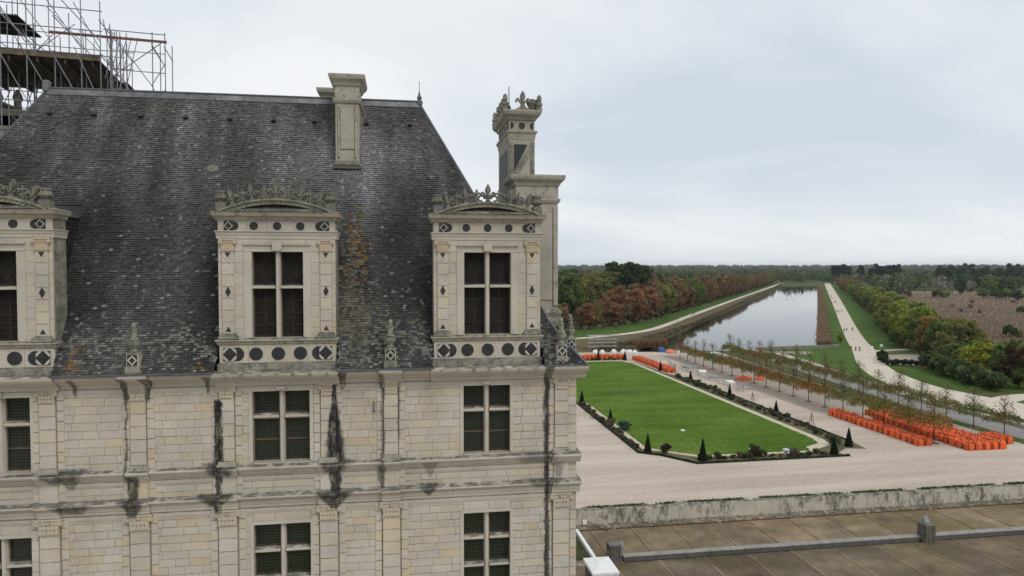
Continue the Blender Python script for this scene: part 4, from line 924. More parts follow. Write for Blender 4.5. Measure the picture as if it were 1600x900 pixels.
def crown_points(h0, h1, r, n, clumps, rng, shape=1.0, cr=.30, shell=.55):
    """leaf centres gathered in clumps spread through an ellipsoidal crown"""
    C = []
    while len(C) < clumps:
        p = rng.uniform(-1, 1, 3); q = np.linalg.norm(p)
        if shell*.6 < q < 1: C.append(p*(.72+.28*rng.rand()))
    C = np.array(C); hz = (h1-h0)/2
    tap = np.where(C[:, 2] > 0, 1-(1-shape)*C[:, 2], 1-.25*np.abs(C[:, 2]))
    cc = np.stack([C[:, 0]*r*tap*.85, C[:, 1]*r*tap*.85, h0+hz+C[:, 2]*hz*.85], 1)
    idx = rng.randint(0, clumps, n); d = rng.randn(n, 3); d /= np.linalg.norm(d, axis=1)[:, None]; rr = rng.rand(n)**.45
    rad_ = r*cr*rng.uniform(.7, 1.25, clumps)
    pts = cc[idx]+d*(rr*rad_[idx])[:, None]*np.array([1, 1, .8])
    ct = rng.uniform(.72, 1.28, clumps); hue = rng.uniform(-1, 1, clumps)
    t = ct[idx]*rng.uniform(.7, 1.3, n)
    tint = np.stack([t*(1+.12*hue[idx]), t, t*(1-.1*hue[idx])], 1)
    return pts, tint, cc
def trunk_mesh(name, h, r0, limbs, rng, r1=None, top=None):
    mb = MB(); pts = [(0, 0, -.2)]; x = y = 0
    for k in range(1, 5): x += rng.uniform(-.02, .02)*h; y += rng.uniform(-.02, .02)*h; pts.append((x, y, h*k/4))
    mb.path(pts, [r0*(1-.17*k) for k in range(5)], 7)
    for L_ in limbs:
        t = rng.uniform(.45, .95); p0 = Vector(pts[-1])*t + Vector(pts[0])*(1-t); p0.z = h*t
        mid_ = p0.lerp(Vector(L_), .5)+Vector((0, 0, rng.uniform(0, .08)*h)); mb.path([tuple(p0), tuple(mid_), tuple(L_)], [r0*.42, r0*.26, r0*.08], 5)
    return mb.mesh(name, M['bark'])
PROTO = {}
def proto(kind, i, h, r, h0, n, clumps, size, shape=.8, cr=.30, bare=False):
    rg = np.random.RandomState(hash((len(kind)*31+ord(kind[0])*7+i)) % 9999)
    pts, tint, cc = crown_points(h0, h, r, n, clumps, rg, shape, cr)
    v, q_, t = cards(pts, np.full(n, size), tint, rng=rg)
    cm = np_mesh(kind+'_crown', v, q_, t, M['leaf'])
    tm = trunk_mesh(kind+'_trunk', h*.72, h*.022+.05, [tuple(c) for c in cc[rg.permutation(clumps)[:10]]], rg)
    PROTO.setdefault(kind, []).append((cm, tm))
for i in range(4): proto('broadleaf', i, 18, 6.6, .6, 7000, 60, .42, .75, .27)
for i in range(4): proto('oval', i, 12, 4.9, .2, 5600, 54, .31, .72, .26)
for i in range(3): proto('shrub', i, 3, 1.9, .1, 1100, 16, .20, .9, .38)
for i in range(3): proto('thin', i, 13, 4.6, 2.5, 900, 26, .30, .8, .30)
for i in range(2): proto('conifer', i, 26, 5.0, 8, 4200, 44, .45, .45, .26)
proto('umbrella', 0, 26, 4.4, 19, 2200, 22, .42, .9, .36)
def tree(kind, name, x, y, s, color, label, cat, group, rnd=random, zs=None, v=None):
    cm, tm = (PROTO[kind][v] if v is not None else rnd.choice(PROTO[kind]))
    t = empty(name, (x, y, 0), rnd.uniform(0, 6.28)); t.scale = (s*rnd.uniform(.9, 1.1), s*rnd.uniform(.9, 1.1), (zs or s)*rnd.uniform(.93, 1.07))
    tag(t, label, cat, group)
    k = rnd.uniform(.82, 1.18)
    c = link('crown', cm, t, None, 0, None, tuple(q_*k for q_ in color)); l_ = link('trunk', tm, t, None, 0, None, (1, 1, 1)); return t
GREEN, DARK, RUST, BROWN, OLIVE, YELLOW, GREY, BRIGHT = (.130, .172, .044), (.062, .094, .034), (.235, .125, .058), (.21, .150, .085), (.19, .188, .056), (.32, .30, .042), (.26, .235, .20), (.25, .29, .055)
R_ = random.Random(21)
# --- rust-coloured avenue trees along the left canal path
def along(line, s):
    L_ = 0
    for (x0, y0), (x1, y1) in zip(line, line[1:]):
        d = math.hypot(x1-x0, y1-y0)
        if L_+d >= s: t = (s-L_)/d; return x0+(x1-x0)*t, y0+(y1-y0)*t, (x1-x0)/d, (y1-y0)/d
        L_ += d
    return None
av = [(60, 262), (92, 284), (135, 348), (285, 572), (568, 996)]
s = 0; k = 0
while True:
    q_ = along(av, s)
    if not q_: break
    x, y, tx, ty = q_
    for row in range(2):
        jx, jy = R_.uniform(-1.5, 1.5), R_.uniform(-2, 2); off = -3+row*10
        r = R_.random(); col = RUST if r < .45 else BROWN if r < .8 else OLIVE
        if 180 < s < 215: col = GREEN
        if s > 760: col = OLIVE if r > .4 else GREEN
        sz = (.72 if s < 45 else 1.0 if s < 500 else .95)*R_.uniform(.9, 1.1)
        lab = f"{'rust-brown' if col is RUST else 'dull brown' if col is BROWN else 'olive' if col is OLIVE else 'green'} avenue tree, {ordinal(k+1)} from the near end, {('path-side', 'wood-side')[row]} row"
        tree('thin' if (s < 60 and r > .5) else 'broadleaf', 'avenue_tree', x-ty*off+jx, y+tx*off+jy, sz*(1.25 if s < 60 and r > .5 else 1), col, lab, 'tree', 'avenue trees left of the canal', R_)
    s += R_.uniform(9.5, 12.5); k += 1
# --- the wood behind the avenue: individual trees in front, then one mass
FOR = []
def wood(poly_test, n, rnd, mind):
    out = []; tries = 0
    while len(out) < n and tries < n*60:
        tries += 1; x, y = poly_test(rnd)
        if all((x-a)**2+(y-b_)**2 > mind*mind for a, b_ in out[-400:]): out.append((x, y))
    return out
def left_wood(rnd):
    s = rnd.uniform(0, 340)**1.0; q_ = along(av, s); off = rnd.uniform(18, 120); return q_[0]-q_[3]*off, q_[1]+q_[2]*off
for x, y in wood(left_wood, 120, R_, 9):
    r = R_.random(); col = DARK if r < .4 else GREEN if r < .75 else OLIVE if r < .93 else BROWN
    tree('broadleaf', 'forest_tree', x, y, R_.uniform(1.12, 1.38), col, {DARK: 'dark evergreen oak in the wood behind the rusty avenue', GREEN: 'mid green oak in the wood behind the rusty avenue', OLIVE: 'olive tinted oak in the wood behind the rusty avenue', BROWN: 'browning oak in the wood behind the rusty avenue'}[col], 'tree', 'trees of the left wood', R_)
FOR = []
for px, d_, kind, s, col, lab in ((957, 395, 'umbrella', 1.2, DARK, 'lone umbrella-shaped pine poking above the left wood'), (984, 380, 'conifer', 1.3, DARK, 'tall dark pine rising over the rusty avenue'), (996, 392, 'conifer', 1.24, DARK, 'tall dark pine rising over the rusty avenue'), (1008, 400, 'conifer', 1.14, DARK, 'tall dark pine rising over the rusty avenue'), (972, 392, 'conifer', 1.1, DARK, 'tall dark pine rising over the rusty avenue')):
    a = math.atan((px-800)/_f)+_Y; tree(kind, 'pine_tree', d_*math.sin(a)/math.cos(a-_Y), d_*math.cos(a)/math.cos(a-_Y), s, col, lab, 'pine', 'pines above the left wood', R_, None, 0)
for (x, y, s, col, lab) in ((52, 258, .62, RUST, 'small orange-leaved tree at the lawn edge beside the pavilion corner'), (47, 251, .5, OLIVE, 'small olive green tree at the lawn edge beside the pavilion corner'), (60, 266, .7, YELLOW, 'yellow-green tree behind the small orange-leaved tree')):
    tree('broadleaf', 'lawn_tree', x, y, s, col, lab, 'tree', None, R_)
for k in range(9):
    x, y = 60+k*8, 246+k*6.5+R_.uniform(-1, 1); tree('thin', 'sapling', x, y, .26, GREY, 'bare young sapling planted on the left lawn', 'sapling', 'saplings on the left lawn', R_)
# --- green trees right of the promenade
tr = [G(1590, 609), G(1550, 600), G(1505, 588), G(1474, 572), G(1448, 556), G(1407, 541), G(1380, 511), G(1360, 488), G(1341, 473), G(1322, 458), G(1308, 449)]
s = 0; kb = 0
while True:
    q_ = along(tr, s)
    if not q_: break
    x, y, tx, ty = q_
    deep = 3 if s < 50 else 2
    for row in range(deep):
        r = R_.random(); near = s < 75
        if s > 560: col = RUST if r < .7 else BROWN
        elif near: col = GREEN if r < .5 else BRIGHT if r < .65 else OLIVE if r < .9 else DARK
        else: col = BRIGHT if r < .35 else GREEN if r < .75 else OLIVE
        sz = R_.uniform(.55, .72) if s < 50 else R_.uniform(.85, 1.12) if s < 200 else R_.uniform(.85, 1.1)
        off = 2.5+row*7.0
        lab = f"{ {RUST: 'russet', BROWN: 'brown', GREEN: 'mid green', BRIGHT: 'bright green', OLIVE: 'olive', DARK: 'dark green'}[col]} rounded belt tree, {ordinal(kb+1)} from the right lawn, {('promenade-side', 'middle', 'marsh-side')[row]} row"
        tree('oval', 'belt_tree', x+ty*off+R_.uniform(-1.5, 1.5), y-tx*off+R_.uniform(-1.5, 1.5), sz, col, lab, 'tree', 'tree belt right of the promenade', R_)
    s += R_.uniform(6.5, 9.0)*(1.0 if s < 300 else 1.35); kb += 1
for px, py, s, col, lab in ((1452, 553, .95, (.27, .175, .05), 'orange-tinged tree standing at the corner of the green belt'), (1528, 592, .82, (.27, .28, .035), 'yellow-green tree above the right lawn'), (1592, 606, .8, (.085, .05, .024), 'dark bronze tree at the end of the right lawn'), (1440, 545, 1.2, BRIGHT, 'large bright green tree behind the orange-tinged one'), (1408, 537, .42, YELLOW, 'small yellow-green bush-like tree beside the walled garden'), (1313, 536, .30, (.30, .30, .035), 'small yellow tree on the canal lawn'), (1398, 540, .5, GREEN, 'small green tree between promenade fork and walled garden')):
    x, y = G(px, py); tree('oval', 'feature_tree', x, y, s, col, lab, 'tree', None, R_)
fl = [G(1472, 577), G(1486, 582), G(1505, 590), G(1530, 597), G(1560, 605), G(1592, 613)]
for k in range(26):
    q_ = along(fl, min(k*1.75+.5, 48))
    if not q_: break
    tree('shrub', 'belt_bush', q_[0]+q_[3]*R_.uniform(1.5, 4), q_[1]-q_[2]*R_.uniform(1.5, 4), R_.uniform(1.1, 1.7), R_.choice((GREEN, DARK, GREEN, DARK)), 'dense green bush at the foot of the belt along the right lawn', 'bush', 'bushes along the right lawn', R_)
for k in range(40):
    q_ = along(tr, 60+k*9)
    if not q_: break
    tree('shrub', 'belt_bush', q_[0]+q_[3]*R_.uniform(-1.5, 1), q_[1]-q_[2]*R_.uniform(-1.5, 1), R_.uniform(.8, 1.4), R_.choice((GREEN, BROWN, OLIVE, GREEN)), 'rough low bush at the foot of the belt beside the promenade', 'bush', 'bushes along the promenade belt', R_)
# marsh bushes and the wood beyond it
for px, py, s, col in ((1577, 528, 1.55, DARK), (1590, 528, 1.2, OLIVE), (1595, 490, 1.5, GREEN), (1465, 467, 2.6, DARK), (1478, 466, 2.2, GREEN), (1500, 456, 3.0, GREEN), (1516, 457, 3, OLIVE), (1418, 464, 2.0, BROWN), (1402, 463, 2.2, GREEN), (1520, 474, 1.2, GREY), (1516, 482, 1.0, BROWN), (1488, 480, .8, GREY), (1502, 488, .9, GREY), (1530, 490, .8, BROWN), (1585, 474, 1.0, GREY), (1535, 466, 3.0, GREEN), (1555, 467, 3.0, DARK), (1572, 469, 3.0, GREEN), (1590, 470, 3.2, DARK)):
    x, y = G(px, py); tree('shrub', 'marsh_bush', x, y, s, col, {DARK: 'dark green bush growing in the brown marsh', OLIVE: 'olive bush growing in the brown marsh', GREEN: 'green bush growing in the brown marsh', BROWN: 'brown bush growing in the brown marsh', GREY: 'grey twiggy bush growing in the brown marsh'}[col], 'bush', 'bushes in the marsh', R_)
for k in range(46):
    px = R_.uniform(1375, 1600); d_ = 725-max(0, px-1395)/205*205+R_.uniform(5, 210); a = math.atan((px-800)/_f)+_Y; x, y = d_*math.sin(a)/math.cos(a-_Y), d_*math.cos(a)/math.cos(a-_Y)
    g_ = px < 1530 and R_.random() < .7
    tree('thin' if g_ else 'broadleaf', 'marsh_edge_tree', x, y, R_.uniform(.8, 1.1) if g_ else R_.uniform(.8, 1.05), GREY if g_ else (DARK if R_.random() < .5 else GREEN), 'grey half-bare tree at the far edge of the marsh' if g_ else 'leafy green tree at the far edge of the marsh', 'tree', 'trees at the far edge of the marsh', R_)
for k in range(8):
    px = 1472+k*17+R_.uniform(-5, 5); d_ = R_.uniform(820, 900); a = math.atan((px-800)/_f)+_Y; tree('broadleaf', 'skyline_tree', d_*math.sin(a)/math.cos(a-_Y), d_*math.cos(a)/math.cos(a-_Y), R_.uniform(1.5, 1.75), (.062, .085, .032), 'big dark rounded tree on the skyline beyond the marsh', 'tree', 'skyline trees beyond the marsh', R_)
for px, d_ in [(1302, 1000), (1307, 980), (1311, 1010), (1318, 1020), (1326, 1000), (1345, 1000), (1362, 950), (1368, 970), (1376, 940), (1382, 960), (1389, 950), (1396, 980), (1404, 1000)]:
    a = math.atan((px-800)/_f)+_Y; tree('conifer', 'fir_tree', d_*math.sin(a)/math.cos(a-_Y), d_*math.cos(a)/math.cos(a-_Y), R_.uniform(1.12, 1.32), (.030, .046, .030), 'dark fir standing out on the skyline beyond the canal', 'fir', 'firs on the skyline', R_, None, 0)
# --- distant woods as one mass
def in_open(x, y):
    # canal corridor, promenade, marsh stay clear
    d = x*.8382-y*.5453            # distance across the canal axis
    al = x*.5453+y*.8382
    if al < 1165 and -95 < d < 62: return True
    if d >= 62 and x < 720 and y < 640 and d > 62 and al < 900 and inpoly(x, y, [(100, 100), (190, 200), (281, 330), (390, 480), (505, 645), (640, 660), (640, 430), (420, 180), (240, 120)]): return True
    return False
P_, T_, S_ = [], [], []
fr = np.random.RandomState(77)
cnt = 0; trees_ = []
while cnt < 7000:
    a = rad(fr.uniform(-12, 62)); dd = 330*(5200/330)**fr.rand()
    x, y = dd*math.sin(a), dd*math.cos(a)
    if dd < 480 and x*.8382-y*.5453 > -140: continue
    if in_open(x, y): continue
    trees_.append((x, y, dd)); cnt += 1
nl = 70
bc = []
for x, y, dd in trees_:
    h = fr.uniform(12, 18)*(1 if dd < 1500 else 1.1); r = fr.uniform(4.5, 7.0)*(1+max(0, dd-900)/1800)
    d_ = x*.8382-y*.5453
    u = fr.rand()
    base = np.array((.058, .084, .032) if u < .45 else (.086, .108, .034) if u < .75 else (.12, .12, .044) if u < .9 else (.17, .12, .065))
    if d_ > 60 and 430 < dd < 1100 and u > .72: base = np.array((.17, .155, .13))
    n = nl if dd < 1200 else 40
    p = fr.randn(n, 3); p /= np.linalg.norm(p, axis=1)[:, None]; p *= (fr.rand(n)**.3)[:, None]; p[:, 2] = np.abs(p[:, 2])
    lump = 1+.25*np.sin(p[:, 0]*5+u*20)*np.cos(p[:, 1]*5+u*9)
    pts = np.stack([x+p[:, 0]*r*lump, y+p[:, 1]*r*lump, max(0, dd-2200)/2800*24+h*.25+p[:, 2]*h*.75*lump], 1)
    P_.append(pts); T_.append(base*fr.uniform(.7, 1.3)*fr.uniform(.7, 1.3, (n, 1))); S_.append(np.full(n, r*(.26 if n == nl else .36)))
v, q_, t = cards(np.concatenate(P_), np.concatenate(S_), np.concatenate(T_), rng=fr)
o = link('distant_wood', np_mesh('distant_wood', v, q_, t, M['leaf'])); tag(o, 'mixed green woodland stretching to the horizon beyond the canal', 'woodland', None, 'stuff')
# undergrowth filling beneath the nearer trees
P_, T_ = [], []
for k in range(5200):
    s = fr.uniform(0, 860); q2 = along(av, s); off = fr.uniform(-6, 22) if fr.rand() < .5 else fr.uniform(30, 110)
    x, y = q2[0]-q2[3]*off, q2[1]+q2[2]*off; n = 5; P_.append(np.stack([x+fr.randn(n)*1.5, y+fr.randn(n)*1.5, fr.uniform(.2, 3.5, n)], 1)); c_ = np.array((.07, .075, .028) if fr.rand() < .5 else (.14, .085, .04)); T_.append(c_*fr.uniform(.5, 1.2, (n, 1)))
v, q_, t = cards(np.concatenate(P_), np.full(26000, .85), np.concatenate(T_), rng=fr)
tag(link('undergrowth', np_mesh('undergrowth', v, q_, t, M['leaf'])), 'dense shrubby undergrowth beneath the rusty avenue', 'undergrowth', None, 'stuff')
# --- reeds and rough herbage along the canal
def blades(pts, h, wdt, tint, rg, lean=.25):
    n = len(pts); a = rg.uniform(0, 6.28, n); l = rg.normal(0, lean, (n, 2)); hh = h*rg.uniform(.6, 1.25, n)
    dxy = np.stack([np.cos(a), np.sin(a)], 1)*(wdt*rg.uniform(.6, 1.4, n))[:, None]
    b0 = np.concatenate([pts[:, :2]-dxy, pts[:, 2:3]], 1); b1 = np.concatenate([pts[:, :2]+dxy, pts[:, 2:3]], 1)
    t0 = np.concatenate([pts[:, :2]+dxy*.5+l*hh[:, None], pts[:, 2:3]+hh[:, None]], 1); t1 = np.concatenate([pts[:, :2]-dxy*.5+l*hh[:, None], pts[:, 2:3]+hh[:, None]], 1)
    return np.stack([b0, b1, t0, t1], 1).reshape(-1, 3), np.arange(4*n).reshape(n, 4), tint
def band_pts(lineA, lineB, n, rg, z=0.0, power=1.0):
    """points between two polylines (same number of vertices); power>1 favours the near end"""
    L_ = np.cumsum([0]+[math.hypot(lineA[i+1][0]-lineA[i][0], lineA[i+1][1]-lineA[i][1]) for i in range(len(lineA)-1)])
    s = L_[-1]*rg.rand(n)**power; A = np.array(lineA); B = np.array(lineB)
    ax = np.interp(s, L_, A[:, 0]); ay = np.interp(s, L_, A[:, 1]); bx = np.interp(s, L_, B[:, 0]); by = np.interp(s, L_, B[:, 1]); t = rg.rand(n)
    return np.stack([ax+(bx-ax)*t, ay+(by-ay)*t, np.full(n, z)], 1)
n = 26000; p = band_pts([(127.8, 195.5), (295, 451.5), (551, 846)], [(131.2, 194.5), (298.6, 450), (554.6, 845)], n, fr, 0, 1.7)
t = np.array((.27, .185, .115))*fr.uniform(.6, 1.35, (n, 1))
v, q_, t = blades(p, 1.9, .11, t, fr); v[:, :] = v
tag(link('reed_bed', np_mesh('reed_bed', v, q_, t, M['leaf'])), 'tan reed bed edging the right bank of the canal', 'reeds', None, 'stuff')
n = 42000; p = band_pts([(60, 196), (72.5, 203), (120, 276), (300, 548), (503, 853)], [(60, 213), (74, 218), (129, 288), (308, 563), (575, 977)], n, fr, -.25, 1.8)
c3 = np.array([(.20, .145, .09), (.15, .125, .07), (.095, .105, .042), (.24, .17, .11)])[fr.randint(0, 4, n)]; vn_ = .65+.7*(np.sin(p[:, 0]*.35)*np.cos(p[:, 1]*.27)*.5+.5)
v, q_, t = blades(p, .85, .22, c3*(fr.uniform(.6, 1.3, n)*vn_)[:, None], fr, .5)
tag(link('bank_scrub', np_mesh('bank_scrub', v, q_, t, M['leaf'])), 'brown and green scrub covering the left canal bank', 'scrub', None, 'stuff')
n = 9000; p = band_pts([(58, 200), (82, 205)], [(58, 208), (84, 213)], n, fr); t = np.array((.24, .14, .075))*fr.uniform(.6, 1.3, (n, 1))
p = p[(p[:, 0] > 71)]; v, q_, t = blades(p, 1.7, .12, t[:len(p)], fr)
tag(link('reed_clump', np_mesh('reed_clump', v, q_, t, M['leaf'])), 'russet reed clump at the near end of the canal bank', 'reeds', None, 'stuff')
n = 30000; pm = []
mp_ = [(205, 197), (190, 206), (215, 240), (281, 330), (390, 480), (500, 640), (620, 640), (620, 380), (420, 190), (240, 170)]
while len(pm) < n:
    a = rad(fr.uniform(30, 49)); dd = 250*(780/250)**fr.rand(); x, y = dd*math.sin(a), dd*math.cos(a)
    if inpoly(x, y, mp_): pm.append((x, y, 0))
t = np.array((.225, .168, .118))*fr.uniform(.85, 1.15, (n, 1))
v, q_, t = blades(np.array(pm), .5, .2, t, fr, .5)
tag(link('marsh_grass', np_mesh('marsh_grass', v, q_, t, M['leaf'])), 'dry brown grass covering the marsh', 'grass', None, 'stuff')
# moss and weeds rooted on the outer edge of the parapet
n = 9000; p = np.stack([fr.uniform(5.8, 80, n), 48.35+fr.uniform(-.03, .12, n), 7.22+fr.uniform(0, .05, n)], 1); keep = (np.sin(p[:, 0]*.9)+np.sin(p[:, 0]*2.3+1)+fr.uniform(-1, 1, n)) > -.6; p = p[keep]
v, q_, t = blades(p, .16, .03, np.array((.07, .13, .018))*fr.uniform(.5, 1.3, (len(p), 1)), fr, .3)
tag(link('parapet_weeds', np_mesh('parapet_weeds', v, q_, t, M['leaf'])), 'thin green line of weeds along the parapet top', 'weeds', None, 'stuff')
# --- clipped limes of the double row: dense low skirt, sparse leader
def lime(i):
    rg = np.random.RandomState(300+i); n1, n2 = 1800, 230
    a = rg.uniform(0, 6.28, n1); r = 2.5*np.sqrt(rg.rand(n1))*(1+.22*np.sin(a*3+i)); z = 2.5+(1-r/3.3)*1.15*rg.rand(n1)*1.6+rg.uniform(-.3, .45, n1)
    p1 = np.stack([r*np.cos(a), r*np.sin(a), z], 1)
    z2 = 3.6+3.3*rg.rand(n2)**1.2; r2 = (1.7*(1-((z2-3.4)/4.0)**2))*np.sqrt(rg.rand(n2)); a2 = rg.uniform(0, 6.28, n2); p2 = np.stack([r2*np.cos(a2), r2*np.sin(a2), z2], 1)
    pts = np.concatenate([p1, p2]); n = len(pts)
    hue = rg.rand(n); c = np.where(hue[:, None] < .5, np.array([[1.15, .95, .8]]), np.array([[.8, 1.05, .9]])); tint = c*rg.uniform(.55, 1.4, (n, 1))
    v, q_, t = cards(pts, np.full(n, .12), tint, rng=rg)
    cm = np_mesh('lime_crown', v, q_, t, M['leaf'])
    mb = MB(); mb.path([(0, 0, -.1), (.02, .01, 2.6), (0, .03, 4.8), (.02, 0, 6.7)], [.085, .07, .04, .012], 6)
    for k in range(44):
        z0 = rg.uniform(2.4, 6.0); a = rg.uniform(0, 6.28); l_ = (1.9 if z0 < 3.2 else 1.7*(1-(z0-3)/5)+.2)*rg.uniform(.6, 1.05); mb.path([(0, 0, z0), (.5*l_*math.cos(a), .5*l_*math.sin(a), z0+.28*l_+.1), (l_*math.cos(a), l_*math.sin(a), z0+(.35 if z0 < 3 else .75)*l_)], [.028, .018, .006], 4)
    return cm, mb.mesh('lime_trunk', M['bark'])
LM = [lime(i) for i in range(4)]
def lime_tree(x, y, s, col, lab, grp, pit=True):
    cm, tm = R_.choice(LM); t = empty('lime_tree', (x, y, .02), R_.uniform(0, 6.28)); t.scale = (s, s, s*R_.uniform(.95, 1.08)); tag(t, lab, 'tree', grp)
    link('crown', cm, t, None, 0, None, col); link('trunk', tm, t)
    if pit: MB().lathe([(.75, .0), (.62, .05), (.2, .09), (.0, .1)], 0, 0, 12, (.42, .36, .28)).build('tree_pit', M['gravel2'], t)
ON = ['first', 'second', 'third', 'fourth', 'fifth', 'sixth', 'seventh', 'eighth', 'ninth', 'tenth', 'eleventh', 'twelfth', 'thirteenth', 'fourteenth', 'fifteenth', 'sixteenth', 'seventeenth', 'eighteenth', 'nineteenth', 'twentieth']
ys = [85.9+5.1*k for k in range(19)]
for k, y in enumerate(ys): lime_tree(74.3+.06*max(0, k-5)*.6, y, R_.uniform(.9, 1.05), tuple(c*R_.uniform(.85, 1.15) for c in ((.235, .158, .050) if R_.random() < .6 else (.18, .165, .056))), f'slender lime with brownish skirt, {ON[k]} from terrace end of the bag-side row', 'limes of the gravel-side row')
for k in range(17):
    y = 87.8+5.6*k; lime_tree(87.6+.10*k, y, R_.uniform(.82, 1.0), tuple(c*R_.uniform(.85, 1.15) for c in ((.17, .155, .06) if R_.random() < .65 else (.22, .155, .065))), f'slender half-bare lime, {ON[k]} from terrace end of the grey roadway row', 'limes of the roadway-side row', True)
# --- parterre planting
cone = MB().lathe([(.46, 0), (.50, .12), (.44, .5), (.33, 1.1), (.20, 1.8), (.08, 2.4), (.0, 2.6)], 0, 0, 12, (.35, .5, .35)); cone.mesh
rg = np.random.RandomState(8); n = 2600; zz = 2.62*(1-np.sqrt(rg.rand(n))); rr = .52*(1-zz/2.66)+.02; aa = rg.uniform(0, 6.28, n)
v, q_, t = cards(np.stack([rr*np.cos(aa), rr*np.sin(aa), zz+.03], 1), np.full(n, .055), np.array((1, 1, 1))*rg.uniform(.6, 1.3, (n, 1)), rng=rg)
yew_leaf = np_mesh('yew_leaf', v, q_, t, M['leaf']); yew_core = cone.mesh('yew_core', M['leaf'])
for (x, y) in [(61.6, 140.5), (61.5, 122.2), (61.9, 106.3), (61.2, 157.2), (58.6, 176.5), (51.5, 177.6), (56.6, 82.7), (61.2, 86.2), (38.0, 82.7), (32.3, 87.4), (32.1, 103.7), (31.9, 120.5)]:
    t = empty('yew_cone', (x, y, .03), R_.uniform(0, 6)); s = R_.uniform(.95, 1.05); t.scale = (s, s, s*R_.uniform(.95, 1.1)); tag(t, 'dark yew clipped to a sharp cone in the parterre border', 'topiary', 'yew cones round the parterre')
    link('clipped_foliage', yew_leaf, t, None, 0, None, (.018, .03, .012)); link('inner_growth', yew_core, t, None, 0, None, (.018, .03, .012))
def border(a, c, n, wd, lab, grp):
    for k in range(n):
        f_ = (k+R_.random()*.8)/n; x = a[0]+(c[0]-a[0])*f_; y = a[1]+(c[1]-a[1])*f_; nx, ny = -(c[1]-a[1]), c[0]-a[0]; q2 = math.hypot(nx, ny); o_ = R_.uniform(-wd, wd)
        kind = R_.random(); s = R_.uniform(.17, .40)*(1.25 if kind > .85 else 1)
        col, w_ = ((.065, .085, .032), 'green') if kind < .45 else ((.10, .095, .048), 'olive') if kind < .7 else ((.15, .12, .085), 'brownish') if kind < .9 else ((.14, .17, .15), 'silvery')
        tree('shrub', 'border_shrub', x+nx/q2*o_, y+ny/q2*o_, s, col, f'low {w_} shrub in the planting border {lab}', 'shrub', grp, R_, s*R_.uniform(.6, 1.0))
border((61.6, 90), (61.5, 148), 74, .95, 'on the tree-row side of the lawn', 'shrubs of the tree-row side border')
border((37.5, 82.9), (55.5, 83.0), 24, .6, 'on the terrace side of the lawn', 'shrubs of the terrace side border')
border((31.7, 90), (31.7, 121), 30, .45, 'on the pavilion side of the lawn', 'shrubs of the pavilion side border')
border((40, 177.8), (57, 176.9), 22, .5, 'in front of the far orange bags', 'shrubs of the far border')
for x, y, s, col, lab in ((33.0, 99.8, .62, (.075, .115, .10), 'bushy blue-green shrub in the pavilion side border'), (34.6, 86.9, .5, (.05, .035, .028), 'dark purplish rounded shrub at the angled lawn corner'), (45.6, 83.4, .55, (.06, .05, .03), 'wide brown shrub midway along the terrace side border'), (59.6, 86.8, .55, (.11, .13, .06), 'pale green shrub at the lawn corner by the yew cones')):
    tree('shrub', 'border_shrub', x, y, s, col, lab, 'shrub', None, R_)
bx = MB()
def hedge(pts, h=.28, w_=.14):
    for (x0, y0), (x1, y1) in zip(pts, pts[1:]):
        L_ = math.hypot(x1-x0, y1-y0); nx, ny = -(y1-y0)/L_*w_, (x1-x0)/L_*w_; k = max(1, int(L_/.5))
        for i in range(k):
            ax, ay = x0+(x1-x0)*i/k, y0+(y1-y0)*i/k; cx_, cy_ = x0+(x1-x0)*(i+1)/k, y0+(y1-y0)*(i+1)/k; hh = h*R_.uniform(.85, 1.15); t = R_.uniform(.6, 1.2)
            bx.add([(ax+nx, ay+ny, 0), (cx_+nx, cy_+ny, 0), (cx_-nx, cy_-ny, 0), (ax-nx, ay-ny, 0), (ax+nx*.8, ay+ny*.8, hh), (cx_+nx*.8, cy_+ny*.8, hh), (cx_-nx*.8, cy_-ny*.8, hh), (ax-nx*.8, ay-ny*.8, hh)], [(4, 5, 6, 7), (0, 4, 7, 3), (1, 2, 6, 5), (0, 1, 5, 4), (3, 7, 6, 2)], (t, t, t))
hedge([(31.2, 122), (31.05, 87.5), (33.5, 85.8), (36.7, 81.45), (58.2, 81.75)]); hedge([(63.1, 88), (63.1, 146)], .22)
o = bx.build('box_hedge', M['leaf']); o.color = (.022, .034, .013, 1); tag(o, 'low dark box hedge edging the parterre border', 'hedge')
# ================================================================== things
R_ = random.Random(5)
